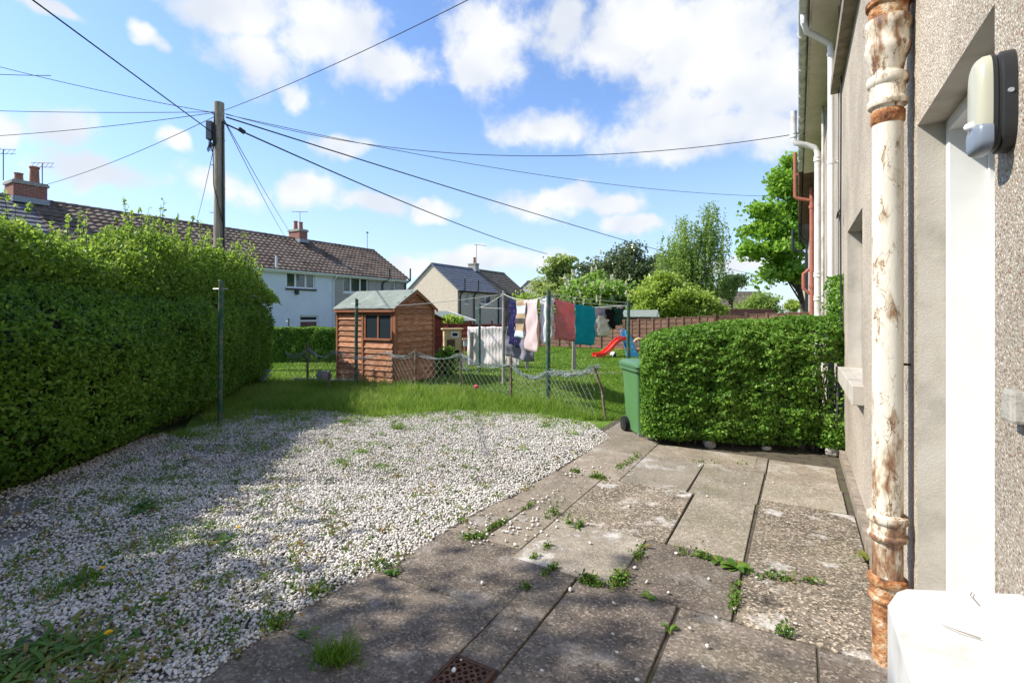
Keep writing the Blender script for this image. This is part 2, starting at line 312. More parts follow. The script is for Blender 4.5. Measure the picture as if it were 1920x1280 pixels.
M['slab'] = slabmat('paving_plain', (.17, .15, .125), (.27, .24, .205), .35, .25, .35)
M['slab_moss'] = slabmat('paving_mossy', (.19, .172, .145), (.29, .262, .225), .3, .4, .45)
M['slab_white'] = slabmat('paving_limed', (.20, .18, .155), (.31, .28, .245), .95, .1, .3)
M['slab_agg'] = slabmat('paving_exposed_aggregate', (.10, .088, .072), (.21, .185, .155), .85, .15, .95)
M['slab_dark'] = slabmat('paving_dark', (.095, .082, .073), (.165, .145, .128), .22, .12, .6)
M['bin'] = plain('bin_green', (.085, .20, .075), .45, .35, .10, 0, 3)
M['bin_dark'] = plain('bin_lid_green', (.08, .18, .085), .4, .4, .12, 0, 4)
M['rubber'] = plain('rubber', (.02, .02, .02), .8, .2)
M['iron'] = pm('rusty_iron', [(.06, .035, .025), (.14, .07, .045)], 30, rough=.7, bump=.4)
M['gravel'] = leafmat('gravel_stone', (.35, .325, .29), (.62, .585, .53), (.79, .75, .69), 0.0, .85)
M['yellow'] = plain('dandelion_yellow', (.85, .52, .01), .7)
M['plast_red'] = plain('red_toy_plastic', (.75, .05, .03), .35, .45, .05)
M['plast_blue'] = plain('blue_toy_plastic', (.06, .40, .78), .35, .45, .05)
M['plast_yellow'] = plain('yellow_toy_plastic', (.80, .55, .12), .4)
M['tan'] = plain('tan_toy_plastic', (.62, .45, .25), .6)
M['hutchwood'] = pm('pale_pine', [(.50, .34, .17), (.62, .46, .27)], 6, stretch=(8, 8, 1))
M['lens'] = plain('aged_lens', (.44, .43, .33), .28, .5, .03)
M['sensor'] = plain('grey_blue_plastic', (.17, .20, .25), .3, .4, .04)
M['cable'] = plain('cable', (.03, .03, .032), .6)
M['cable_grey'] = plain('grey_cable', (.14, .15, .17), .6)
M['rope'] = plain('washing_line_cord', (.62, .62, .58), .7)
G_HEDGE = leafmat('hedge_leaf', (.055, .145, .014), (.125, .255, .024), (.26, .41, .06), .5)
G_HEDGE2 = leafmat('hedge_leaf_bright', (.05, .14, .013), (.12, .26, .025), (.27, .42, .07))
G_SHRUB = leafmat('shrub_leaf', (.10, .19, .018), (.18, .31, .035), (.32, .44, .085), .5)
G_GRASS = leafmat('grass_blade', (.08, .17, .014), (.15, .28, .026), (.29, .38, .085), .45)
G_WEED = leafmat('weed_leaf', (.05, .14, .014), (.13, .22, .03), (.30, .21, .06), .3)
G_MAPLE = leafmat('maple_leaf', (.11, .24, .016), (.20, .38, .034), (.33, .52, .085), .5)
G_BIRCH = leafmat('birch_leaf', (.15, .25, .045), (.25, .37, .075), (.37, .48, .14), .5)
G_DARK = leafmat('dark_tree_leaf', (.07, .10, .04), (.115, .16, .06), (.19, .24, .10), .35, .2)
G_LIME = leafmat('lime_bush_leaf', (.19, .29, .035), (.30, .42, .06), (.42, .53, .12), .5)
G_CHEST = leafmat('chestnut_leaf', (.12, .22, .036), (.21, .36, .055), (.33, .48, .12), .5)
G_FLOWER = leafmat('blossom', (.50, .52, .32), (.66, .66, .48), (.75, .74, .62), .3)
G_SYC = leafmat('pale_sycamore_leaf', (.20, .27, .07), (.31, .40, .11), (.43, .50, .20), .5)
M['bark'] = pm('bark', [(.05, .04, .03), (.14, .11, .085)], 8, stretch=(4, 4, 1), bump=.5, bscale=30)
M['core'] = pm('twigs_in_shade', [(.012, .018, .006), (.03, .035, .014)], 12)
def clothmat(name, c, var=.12, tr=.4):
    m = plain(name, c, .9, .1, var, 0, 8); nt = m.node_tree; N = nt.nodes; t = N.new('ShaderNodeBsdfTranslucent'); t.inputs[0].default_value = (*c, 1)
    mx = N.new('ShaderNodeMixShader'); mx.inputs[0].default_value = tr; nt.links.new(N['Principled BSDF'].outputs[0], mx.inputs[1]); nt.links.new(t.outputs[0], mx.inputs[2]); nt.links.new(mx.outputs[0], N['Material Output'].inputs[0]); return m

# ------------------------------------------------------------------ frames of the place
TH = R(60)                                 # the rows of houses run along u, their gardens face n
U = Vector((.5, .8660254, 0)); NN = Vector((-.8660254, .5, 0))
def sn(s, n, z=0): return U * s + NN * n + Vector((0, 0, z))
WN = -.42                                  # plane of the near house wall

# ------------------------------------------------------------------ the setting
def sheet(name, poly, z, m):
    o = MB().add([(x, y, z) for x, y in poly], [tuple(range(len(poly)))]).build(name, m); tag(o, kind='structure'); return o
sheet('ground', [(-900, -300), (900, -300), (900, 1500), (-900, 1500)], -.05, M['ground'])
LAWN = [gp(*p) for p in [(330, 830), (480, 770), (600, 770), (700, 785), (850, 772), (1000, 782), (1100, 800), (1145, 825)]]
sheet('lawn', LAWN + [(2.2, 6.9), (4.4, 7.6), (11.5, 20), (6, 30), (-4, 34), (-16, 26), (-8, 12), (-5.6, 9)], -.012, M['lawn'])
sheet('worn_path', [(1.0, 12.35), (5.6, 12.75), (5.6, 13.25), (1.0, 12.75)], -.006, M['path'])
GRAVEL = [gp(*p) for p in [(365, 1290), (470, 1215), (560, 1150), (640, 1106), (705, 1075), (742, 1062), (830, 1003), (905, 957), (985, 920), (1060, 872), (1145, 822), (1110, 795), (1000, 776), (850, 770), (700, 782), (600, 768), (480, 768), (330, 815)]] + [(-4.5, 6.2), (-4.5, 1.2), (-1.0, 1.2)]
sheet('gravel_bed', GRAVEL, -.004, M['fines'])
po = [sn(-1, 2.6), sn(2.2, 2.35), sn(3.2, 2.2), sn(6.9, 2.25), sn(6.9, WN), sn(-1, WN)]
sheet('patio_bed', [(p.x, p.y) for p in po], -.003, M['joint'])
patio = thing('patio', None, None); patio['kind'] = 'structure'
SL = [(5.0, 5.72, -.31, .25, 'slab'), (4.45, 4.99, -.31, .25, 'slab_moss'), (3.06, 4.43, -.36, .26, 'slab_agg'), (2.63, 3.04, -.37, .26, 'slab_agg'),
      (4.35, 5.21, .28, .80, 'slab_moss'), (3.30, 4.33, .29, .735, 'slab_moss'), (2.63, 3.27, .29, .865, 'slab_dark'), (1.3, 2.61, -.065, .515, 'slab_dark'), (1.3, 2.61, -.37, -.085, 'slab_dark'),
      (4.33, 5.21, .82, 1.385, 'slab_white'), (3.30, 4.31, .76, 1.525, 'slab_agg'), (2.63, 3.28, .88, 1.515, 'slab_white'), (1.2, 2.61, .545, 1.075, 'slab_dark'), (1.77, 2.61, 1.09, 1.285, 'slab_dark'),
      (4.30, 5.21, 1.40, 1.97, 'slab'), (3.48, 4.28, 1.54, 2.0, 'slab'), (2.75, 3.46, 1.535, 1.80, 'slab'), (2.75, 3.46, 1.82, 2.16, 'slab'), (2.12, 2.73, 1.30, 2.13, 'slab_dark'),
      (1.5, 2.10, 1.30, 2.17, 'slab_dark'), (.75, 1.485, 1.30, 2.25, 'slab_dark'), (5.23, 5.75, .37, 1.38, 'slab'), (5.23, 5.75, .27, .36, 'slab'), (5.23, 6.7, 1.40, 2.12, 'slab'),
      (1.0, 1.41, 1.09, 1.285, 'slab_dark')]
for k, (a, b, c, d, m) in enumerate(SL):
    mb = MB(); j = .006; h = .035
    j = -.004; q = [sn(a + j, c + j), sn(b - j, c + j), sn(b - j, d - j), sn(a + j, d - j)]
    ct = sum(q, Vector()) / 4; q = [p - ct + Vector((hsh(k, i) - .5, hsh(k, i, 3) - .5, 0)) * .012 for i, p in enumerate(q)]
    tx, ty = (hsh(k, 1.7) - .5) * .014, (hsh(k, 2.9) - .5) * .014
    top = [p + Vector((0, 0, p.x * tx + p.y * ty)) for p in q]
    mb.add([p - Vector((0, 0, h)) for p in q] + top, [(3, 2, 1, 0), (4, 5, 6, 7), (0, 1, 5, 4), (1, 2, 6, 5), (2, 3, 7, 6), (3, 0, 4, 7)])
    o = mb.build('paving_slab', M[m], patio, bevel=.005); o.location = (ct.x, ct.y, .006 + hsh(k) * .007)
mb = MB()
for k in range(7): mb.box(-1 + k * 1.1, .08 + k * 1.1, 0, .05, -.02, .07 + .02 * hsh(k))
pl = mb.build('wall_base_strip', M['timber']); pl.location = sn(0, WN + .002); pl.rotation_euler = (0, 0, TH); tag(pl, kind='structure')

# ------------------------------------------------------------------ houses
def wall_face(mb, x0, x1, z0, z1, ops, y, sg, depth):
    """front skin of a wall with openings and their reveals; sg=+1 faces +y, -1 faces -y"""
    xs = sorted({x0, x1, *[q for o in ops for q in o[:2]]}); zs = sorted({z0, z1, *[q for o in ops for q in o[2:4]]})
    for i in range(len(xs) - 1):
        for j in range(len(zs) - 1):
            cx, cz = (xs[i] + xs[i + 1]) / 2, (zs[j] + zs[j + 1]) / 2
            if any(o[0] < cx < o[1] and o[2] < cz < o[3] for o in ops): continue
            p = [(xs[i], y, zs[j]), (xs[i + 1], y, zs[j]), (xs[i + 1], y, zs[j + 1]), (xs[i], y, zs[j + 1])]
            mb.quad(*(p if sg < 0 else p[::-1]))
def reveals(mb, ops, y, sg, depth):
    for a, b, c, d in ops:
        yi = y - sg * depth
        for p in ([(a, y, c), (a, yi, c), (a, yi, d), (a, y, d)], [(b, y, c), (b, yi, c), (b, yi, d), (b, y, d)], [(a, y, d), (b, y, d), (b, yi, d), (a, yi, d)], [(a, y, c), (b, y, c), (b, yi, c), (a, yi, c)]): mb.quad(*p)
def window(par, a, b, c, d, y, sg, mull=(), trans=(), fr=.10, frame=None, sill=None, curtain=True, open_top=False):
    frame = frame or M['upvc']; mb = MB(); t = .05; y0, y1 = sorted((y, y - sg * t))
    mb.box(a, b, y0, y1, c, c + fr).box(a, b, y0, y1, d - fr, d).box(a, a + fr, y0, y1, c + fr, d - fr).box(b - fr, b, y0, y1, c + fr, d - fr)
    for q in mull: mb.box(q - fr * .6, q + fr * .6, y0 + .003, y1 - .003, c + fr, d - fr)
    xs = [a] + list(mull) + [b]
    for q, (i0, i1) in trans: mb.box(i0, i1, y0 + .005, y1 - .005, q - fr * .5, q + fr * .5)
    wn = mb.build('window', frame, par)
    for i in range(len(xs) - 1):
        yy = y - sg * .03
        MB().box(xs[i] + fr * .5, xs[i + 1] - fr * .5, min(yy, yy - sg * .01), max(yy, yy - sg * .01), c + fr * .5, d - fr * .5).build('pane', M['glass'], wn)
    if sill:
        ys = sorted((y - sg * .06, y + sg * sill[1])); MB().box(a - .06, b + .06, ys[0], ys[1], c - sill[0], c - .004).build('sill', sill[2], wn)
    return wn
def tiled(mb, x0, x1, ye, ze, yr, zr, row=.36, col=.33, amp=.05, step=.05):
    sl = math.hypot(yr - ye, zr - ze); nr = max(3, round(sl / row)); d = Vector((0, yr - ye, zr - ze)) / sl; nrm = Vector((0, -(zr - ze), abs(yr - ye))) / sl
    if yr < ye: nrm = Vector((0, (zr - ze), abs(yr - ye))) / sl
    nc = max(2, int((x1 - x0) / (col / 4))); xs = np.linspace(x0, x1, nc + 1); O = Vector((0, ye, ze))
    wv = [amp * (.5 + .5 * math.sin(2 * math.pi * x / col)) ** 1.5 if amp else 0 for x in xs]
    lines = []
    for r in range(nr):
        jit = (hsh(r, x0) - .5) * .008
        lines.append([O + Vector((x, 0, 0)) + d * (sl * r / nr) + nrm * (wv[i] + step + jit + .01 * (hsh(int(x / col), r, x0) - .5)) for i, x in enumerate(xs)])
        lines.append([O + Vector((x, 0, 0)) + d * (sl * (r + 1) / nr) + nrm * wv[i] for i, x in enumerate(xs)])
    base = len(mb.v); n = nc + 1
    for l in lines: mb.v += [tuple(p) for p in l]
    for r in range(len(lines) - 1):
        for i in range(nc):
            a = base + r * n + i; mb.f.append((a, a + 1, a + n + 1, a + n))
    return mb
def chimney(par, x, y, zb, zt, a, b, pots, mat=None):
    ch = MB().box(x - a / 2, x + a / 2, y - b / 2, y + b / 2, zb, zt - .16).build('chimney', mat or M['brick'], par)
    MB().box(x - a / 2 - .06, x + a / 2 + .06, y - b / 2 - .06, y + b / 2 + .06, zt - .157, zt - .05).box(x - a / 2 - .02, x + a / 2 + .02, y - b / 2 - .02, y + b / 2 + .02, zt - .05, zt).build('chimney_cap', M['concrete'], ch)
    MB().box(x - a / 2 - .05, x + a / 2 + .05, y - b / 2 - .12, y + b / 2 + .12, zb, zb + .55 * (zt - zb) * .45).build('flashing', M['lead'], ch)
    for dx, dy, h, r in pots:
        MB().lathe([(r, 0), (r * .92, h * .1), (r * .8, h * .86), (r * .95, h * .88), (r * .95, h * .97), (r * .7, h)], (x + dx, y + dy, zt + .002), 14).build('chimney_pot', M['pot'], ch, True)
    return ch
def aerial(par, p, h, kind=0):
    mb = MB(); p = Vector(p); mb.tube([p, p + Vector((0, 0, h))], .018, 6); t = p + Vector((0, 0, h - .03))
    if kind == 0:
        mb.tube([t + Vector((-.55, .1, -.05)), t + Vector((.55, -.1, .1))], .014, 5)
        for k in range(7):
            q = t + Vector((-.5 + k * .16, .09 - k * .03, -.04 + k * .02)); mb.tube([q + Vector((0.05, .2, .0)), q - Vector((.05, .2, 0))], .008, 4)
    else:
        for dz in (0, -.18): mb.tube([t + Vector((-.3, .3, dz)), t + Vector((.3, -.3, dz + .05))], .012, 5)
        for k in range(5):
            q = t + Vector((-.24 + k * .12, .24 - k * .12, 0)); mb.tube([q + Vector((.1, .1, .1)), q - Vector((.1, .1, .22))], .008, 4)
    return mb.build('aerial', M['cable_grey'], par)
def house(name, label, o, x0, x1, depth, ez, rz, wallm, roofm, amp=.055, wins=(), gable0=None, gable1=None, gut=None, row=.38, over=.28, ov0=0, ov1=0):
    h = thing(name, label, 'house', (o[0], o[1], 0), TH); z0 = -.05
    ops = [wd[:4] for wd in wins]; mb = MB(); ym = depth / 2
    wall_face(mb, x0, x1, z0, ez, ops, 0, -1, .1); reveals(mb, ops, 0, -1, .12)
    mb.quad((x0, depth, z0), (x1, depth, z0), (x1, depth, ez), (x0, depth, ez))
    for x in (x0, x1): mb.quad((x, 0, z0), (x, depth, z0), (x, depth, ez), (x, ym, rz - .04), (x, 0, ez))
    mb.build('wall', wallm, h)
    if gable0: mb2 = MB().box(x0 - .02, x0 - .004, .02, depth - .02, z0, ez); 
    rf = tiled(MB(), x0 - ov0, x1 + ov1, -over, ez - over * (rz - ez) / ym, ym, rz, row, .34, amp).build('roof', roofm, h)
    bk = tiled(MB(), x0 - ov0, x1 + ov1, depth + over, ez - over * (rz - ez) / ym, ym, rz, row, 1.2, 0).build('rear_roof_slope', roofm, h)
    sl = (rz - ez) / ym; un = MB()
    for x in ([x0 - ov0] if ov0 else []) + ([x1 + ov1] if ov1 else []):
        for sgn in (0, 1):
            ya, yb = (-over, ym) if sgn == 0 else (depth + over, ym)
            za = ez - over * sl; un.prism([(x - .02, ya, za - .10), (x - .02, yb, rz - .10), (x - .02, yb, rz + .05), (x - .02, ya, za + .05)], (.05, 0, 0))
    if un.v: un.build('verge', roofm, h)
    rm = MB(); k = 0; x = x0 - ov0
    while x < x1 + ov1 - .01:
        xe = min(x + .45, x1 + ov1); rm.tube([(x, ym, rz + .0), (xe - .012, ym, rz + .0 + .008)], [.105, .115], 10); x = xe
    rm.build('ridge', roofm, rf)
    g = gut or M['upvc']; zg = ez - over * sl
    MB().box(x0, x1, -over + .03, -over + .05, zg - .17, zg - .01).box(x0, x1, -over + .06, -.003, zg - .14, zg - .12).build('fascia', g, h)
    gt = MB(); gt.prism([(x0, -over + .027, zg - .02), (x0, -over + .027, zg - .10), (x0, -over - .03, zg - .115), (x0, -over - .085, zg - .08), (x0, -over - .09, zg - .02)], (x1 - x0, 0, 0)); gt.build('gutter', g, h)
    for wd in wins: window(h, *wd[:4], .08, -1, *wd[4:5], **(wd[5] if len(wd) > 5 else {}))
    return h
def fl(o, px):      # local x on a facade through ground point o seen at photo column px
    r = (px - 960) / F; return (r * o[1] - o[0]) / (.5 - .8660254 * r)
def fz(o, px, py): return EYE + (HOR - py) / F * (o[1] + .8660254 * fl(o, px))
def frect(o, a, b, t, bt):
    x0, x1 = fl(o, a), fl(o, b); return (x0, x1, fz(o, (a + b) / 2, bt), fz(o, (a + b) / 2, t))
OT = (-8.0, 37.6)
w1 = frect(OT, 644, 691, 519, 549); w2 = frect(OT, 730, 742, 526, 548)
fx = lambda w, f: w[0] + (w[1] - w[0]) * f
SD = (.08, .12, M['upvc'])
h1 = house('terraced_house', 'grey roughcast end house of the far brown-tiled terrace, right of the white one', OT, -6.8, 0, 7, 4.2, 6.5, M['dash3'], M['tile_brown'], wins=[
    w1 + ((fx(w1, .3), fx(w1, .68)), dict(sill=SD)), w2 + ((), dict(sill=SD))], ov1=.12)
w3 = frect(OT, 537, 591, 511, 541); w4 = frect(OT, 562, 598, 591, 618)
h2 = house('terraced_house', 'pale bluish white rendered house in the far terrace behind the shed', OT, -13.6, -6.8, 7, 4.2, 6.5, M['blue_white'], M['tile_brown'], wins=[
    w3 + ((fx(w3, .33), fx(w3, .68)), dict(sill=(.1, .16, M['black']))), w4 + ((), dict(sill=SD, trans=[(w4[2] + (w4[3] - w4[2]) * .62, (w4[0] + .06, w4[1] - .06))]))])
h3 = house('terraced_house', 'terraced house with dark brown tiles rising behind the overgrown left hedge', OT, -20.4, -13.6, 7, 4.2, 6.5, M['dash3'], M['tile_brown'])
h4 = house('terraced_house', 'house with light grey tiles at the left edge beyond the big chimney', OT, -29, -20.4, 7, 4.2, 6.5, M['dash2'], M['tile_grey'], amp=0)
chimney(h2, -6.8, 3.5, 6.25, 7.15, .62, 1.1, [(0, -.28, .5, .15), (0, .25, .62, .15)])
chimney(h3, -20.4, 3.5, 6.25, 7.2, 1.1, 1.0, [(-.3, -.2, .34, .17), (.25, -.05, .78, .19)])
aerial(h2, (-6.5, 3.7, 7.1), 1.35); aerial(h3, (-19.9, 3.4, 7.2), 1.0, 1); aerial(h4, (-21.2, 3.2, 7.1), 1.3, 1)
MB().tube([(-.6, 3.5, 6.5), (-.6, 3.5, 7.9)], .02, 6).box(-.68, -.52, 3.45, 3.55, 7.8, 7.9).build('aerial', M['cable_grey'], h1)
xd = -6.84; MB().tube([(xd, -.34, 3.95), (xd, -.3, 3.8), (xd, -.06, 3.62), (xd, -.06, 0)], .04, 8).build('downpipe', M['upvc'], h2, True)
xp = fl(OT, 716); MB().tube([(xp + .35, -.42, 4.75), (xp + .35, -.42, 4.05), (xp + .1, -.1, 3.75), (xp, -.07, 3.6), (xp, -.07, 0)], .055, 8).build('soil_pipe', M['black'], h1, True)
xp = fl(OT, 758); MB().tube([(xp + .2, -.42, 4.9), (xp + .2, -.42, 4.0), (xp, -.1, 3.7), (xp, -.07, 0)], .055, 8).build('soil_pipe', M['black'], h1, True)
xp = fl(OT, 511); MB().tube([(xp, -.33, 4.05), (xp, -.33, 4.75)], .06, 8).build('vent_pipe', M['upvc'], h2, True)
MB().box(fl(OT, 552), fl(OT, 558), -.14, -.02, fz(OT, 555, 552), fz(OT, 555, 544)).build('wall_lamp', M['black'], h2)

OM = (-5.81, 53.0)
m1 = frect(OM, 871, 879, 549, 570); m2 = frect(OM, 900, 921, 553, 570)
hm = house('semi_detached_house', 'cream gabled house with blue-grey tiled roof and black pipes beyond the garden shed', OM, 0, 8.1, 7, 4.2, 7.04, M['dash2'], M['tile_slate'], amp=0, row=.42, wins=[
    m1 + ((), dict(sill=SD)), m2 + (((m2[0] + m2[1]) / 2,), dict(sill=SD))], gut=M['black'], ov0=.14)
for q in (862, 888, 934):
    xp = fl(OM, q); MB().tube(([(xp + .35, -.42, 5.3), (xp + .35, -.42, 4.15), (xp, -.1, 3.5)] if q < 930 else [(xp, -.3, 3.95)]) + [(xp, -.08, 3.3), (xp, -.08, 0)], .075, 8).build('soil_pipe', M['black'], hm, True)
chimney(hm, 8.1, 3.5, 6.75, 7.75, .75, 1.1, [(0, -.15, .75, .19)], M['concrete'])
hn = house('semi_detached_house', 'brown-tiled half of the pair beyond the washing line, joined to the cream gabled house', OM, 8.1, 15.4, 7, 4.2, 7.04, M['dash3'], M['tile_moss'], amp=0, row=.42, gut=M['black'], ov1=.12)
MB().tube([(8.75, 3.5, 7.0), (8.75, 3.5, 10.2)], .03, 6).tube([(8.2, 3.5, 10.1), (10.8, 3.3, 10.25)], .025, 5).build('aerial', M['cable_grey'], hn)
house('gabled_house', 'distant grey gable end just left of the pale sycamore', (5.8, 85), 0, 9, 7, 4.3, 7.2, M['dash3'], M['tile_brown'], amp=0, row=.5, ov0=.14)
fh = house('bungalow', 'far low building with light brown tiled roof right of the birch', (28, 76), 0, 13, 8, 2.1, 5.0, M['dash2'], M['tile_moss'], amp=0, row=.4)
fh.rotation_euler = (0, 0, R(4))
eo = at(880, 604, 30); ext = thing('outbuilding', 'small outbuilding with flat grey roof and white barge boards below the cream gable', 'outbuilding', (eo.x - 1.2, 30, 0), TH)
MB().box(0, 2.4, 0, 2.0, 0, 1.05).build('wall', M['brick'], ext)
MB().prism([(-.15, -.15, 1.0), (2.55, -.15, 1.0), (2.55, 2.1, 1.62), (-.15, 2.1, 1.62)], (0, 0, .06)).build('roof', M['felt'], ext)
MB().prism([(-.2, -.18, .94), (-.2, 2.1, 1.57), (-.2, 2.1, 1.72), (-.2, -.18, 1.09)], (.045, 0, 0)).build('barge_board', M['white'], ext)
MB().prism([(2.555, -.18, .94), (2.555, 2.1, 1.57), (2.555, 2.1, 1.72), (2.555, -.18, 1.09)], (.045, 0, 0)).build('barge_board', M['white'], ext)

# near house (right): local x = along wall, local y = outwards
EZ = 5.2
def row_house(name, label, s0, s1, ops, wallm, fasc, gutm, over=.33, nb=True):
    h = thing(name, label, 'house', sn(0, WN), TH); mb = MB()
    wall_face(mb, s0, s1, -.05, EZ + .02, ops, 0, 1, .12); 
    mb.quad((s0, 0, -.05), (s0, -7, -.05), (s0, -7, EZ), (s0, -3.5, 7.6), (s0, 0, EZ)); mb.quad((s1, 0, -.05), (s1, -7, -.05), (s1, -7, EZ), (s1, -3.5, 7.6), (s1, 0, EZ)); mb.quad((s0, -7, -.05), (s1, -7, -.05), (s1, -7, EZ), (s0, -7, EZ))
    mb.build('wall', wallm, h)
    for q in ops: rv = MB(); reveals(rv, [q], .0, 1, .30); rv.build('reveal', M['render'], h)
    rf = tiled(MB(), s0, s1, over + .03, EZ + .0, -3.5, 7.7, .34, .3, .03).build('roof', M['tile_brown'], h)
    tiled(MB(), s0, s1, -7.3, EZ, -3.5, 7.7, .34, 1.2, 0).build('rear_roof_slope', M['tile_brown'], h)
    MB().box(s0, s1, over - .045, over - .025, EZ - .20, EZ - .02).build('fascia', fasc, h)
    MB().box(s0, s1, .002, over - .047, EZ - .19, EZ - .165).build('soffit', M['soffit'] if nb else fasc, h)
    n = 10; pts = [(over + .035 + .06 * math.cos(math.pi * (1 + k / n)), EZ - .075 + .075 * math.sin(math.pi * (1 + k / n))) for k in range(n + 1)]
    mb = MB(); q = [(s0, a, b) for a, b in pts]; q2 = [(s1, a, b) for a, b in pts]
    mb.add(q + q2, [(i, i + 1, n + 1 + i + 1, n + 1 + i) for i in range(n)]); g = mb.build('gutter', gutm, h, True)
    md = g.modifiers.new('solid', 'SOLIDIFY'); md.thickness = .004
    x = s0 + .4
    while x < s1:
        MB().tube([(x, over + .035 + .066 * math.cos(math.pi * (1 + k / 6)), EZ - .075 + .082 * math.sin(math.pi * (1 + k / 6))) for k in range(7)], .008, 5).build('gutter_bracket', gutm, g); x += 1.0
    return h
DOOR = (1.657, 2.577, .0, 2.265); WIN = (4.58, 5.90, .97, 2.305); UPW = (4.62, 6.75, 4.16, 4.98); UP2 = (9.6, 11.0, 3.55, 4.9); WIN2 = (8.2, 9.6, .97, 2.3)
hh = row_house('pebbledash_house', 'pebbledash house wall close on the right with doorway, window and flaking pipe', -3.0, 14.4, [DOOR, WIN, UPW, WIN2], M['dash'], M['gutter_grey'], M['gutter_grey'])
# doorway: white timber lining, leaf
a, b, c, d = DOOR
fr = MB().box(b - .05, b + .0 - .002, -.30, -.088, 0, d - .002).box(a + .002, a + .05, -.30, -.088, 0, d - .002).box(a + .05, b - .05, -.30, -.088, d - .05, d - .002).box(b - .068, b - .05, -.30, -.20, 0, d - .05).box(a + .05, a + .068, -.30, -.20, 0, d - .05).build('door_frame', M['white'], hh, bevel=.003)
lf = MB().box(a + .07, b - .07, -.27, -.23, .02, d - .06).build('door', M['white'], hh)
MB().tube([(a + .15, -.228, 1.02), (a + .15, -.18, 1.02), (a + .28, -.18, 1.02)], .011, 8).build('handle', M['galv'], lf)
MB().box(a, b, -.3, .04, -.02, .06).build('door_step', M['concrete'], hh)
def near_window(o, mull):
    a, b, c, d = o
    wn = window(hh, a + .01, b - .01, c + .0, d - .01, -.12, 1, mull, fr=.065)
    return wn
near_window(WIN, (5.24,)); near_window(WIN2, (8.9,)); near_window(UPW, (5.5,))
MB().box(WIN[0] - .12, WIN[1] + .1, -.11, .075, WIN[2] - .15, WIN[2] - .004).build('window_sill', M['render'], hh, bevel=.006)
MB().box(UPW[0] - .1, UPW[1] + .1, -.11, .10, UPW[2] - .12, UPW[2] - .004).build('window_sill', M['timber'], hh, bevel=.006)
MB().box(WIN2[0] - .12, WIN2[1] + .1, -.11, .075, WIN2[2] - .15, WIN2[2] - .004).build('window_sill', M['render'], hh, bevel=.006)
# flaking cast-iron pipe beside the door
PS, PD = 2.655, .088; r0 = .055
def pz(y): return EYE - (y - HOR) / F * 2.12
rp = MB().lathe([(r0, 0), (r0, 5.0)], (PS, PD, 0), 24).build('rusty_drainpipe', M['rust'], hh, True); rp['label'] = 'cast iron pipe with flaking cream paint and rust beside the door'
def collar(y0, y1, m=None, k=1.34):
    z0, z1 = pz(y1), pz(y0); h = z1 - z0; r = r0 * k
    MB().lathe([(r0 * 1.01, 0), (r * .94, h * .02), (r, h * .10), (r * .98, h * .2), (r * .88, h * .26), (r * .87, h * .62), (r * .98, h * .68), (r * 1.03, h * .80), (r * .98, h * .93), (r0 * 1.01, h)], (PS, PD, z0), 24).build('collar', m or M['rust'], rp, True)
collar(138, 200); collar(962, 1012, M['rust']); collar(1080, 1128, M['rustbare'], 1.3)
MB().lathe([(r0 * 1.02, 0), (r0 * 1.12, .01), (r0 * 1.14, .05), (r0 * 1.02, .06)], (PS, PD, pz(232)), 24).build('collar', M['rustbare'], rp, True)
MB().lathe([(r0 * 1.008, 0), (r0 * 1.012, .30)], (PS, PD, .0), 24).build('rusted_foot', M['rustbare'], rp, True)
zj = pz(75)
MB().lathe([(r0 * 1.02, -.13), (r0 * 1.16, -.09), (r0 * 1.44, -.055), (r0 * 1.50, -.035), (r0 * 1.42, -.02), (r0 * 1.40, .03), (r0 * 1.54, .045), (r0 * 1.56, .07), (r0 * 1.46, .085), (r0 * 1.2, .086)], (PS, PD, zj), 28).build('socket', M['rust'], rp, True)
MB().tube([(PS, PD, zj + .05), (PS - .005, PD - .004, zj + .13), (PS - .008, PD - .008, zj + .2), (PS - .008, PD - .008, 5.0)], [r0 * 1.28, r0 * 1.30, r0 * 1.18, r0 * 1.18], 24).build('upper_pipe', M['rustbare'], rp, True)
MB().lathe([(r0 * 1.2, 0), (r0 * 1.52, .012), (r0 * 1.54, .03), (r0 * 1.2, .045)], (PS - .006, PD - .005, zj + .135), 24).build('collar', M['rustbare'], rp, True)
for z in (1.28,): MB().tube([(PS + .06, .0, z), (PS + .10, PD + .03, z)], .006, 6).build('nail', M['iron'], rp)
# white downpipe, white soil pipe
s = 7.1; dp = MB().tube([(s - .25, .365, EZ - .13), (s - .25, .365, EZ - .24), (s - .18, .33, EZ - .32), (s - .06, .17, EZ - .40), (s, .085, EZ - .46), (s, .08, EZ - .60), (s, .08, .0)], .035, 12).build('downpipe', M['upvc'], hh, True)
for z in (4.6, 3.3, 1.9, .6): MB().lathe([(.035, 0), (.042, .003), (.042, .05), (.035, .053)], (s, .08, z), 14).box(s - .012, s + .05, .0, .05, z + .015, z + .035).build('pipe_clip', M['upvc'], dp, True)
s = 11.2; sp = MB().tube([(s - .05, .50, 5.45), (s - .05, .50, 4.92), (s - .05, .47, 4.83), (s - .03, .30, 4.77), (s, .15, 4.70), (s, .10, 4.60), (s, .10, 0)], .055, 12).build('soil_pipe', M['dirty_white'], hh, True)
for z in (4.93, 4.42, 2.2, 1.75): MB().lathe([(.055, 0), (.068, .006), (.068, .04), (.062, .05), (.068, .06), (.068, .095), (.055, .10)], (s - (.05 if z > 4.8 else 0), .50 if z > 4.8 else .10, z), 16).build('collar', M['dirty_white'], sp, True)
for s, m in ((13.2, M['upvc']), (9.9, M['gutter_grey'])): MB().tube([(s, .06, 5.0), (s, .06, 0)], .022, 8).build('cable_conduit', m, hh)
MB().tube([(6.35, .02, 5.0), (6.36, .025, 3.4), (6.33, .03, 2.5), (6.35, .02, .2)], .008, 5).build('wall_cable', M['cable'], hh)
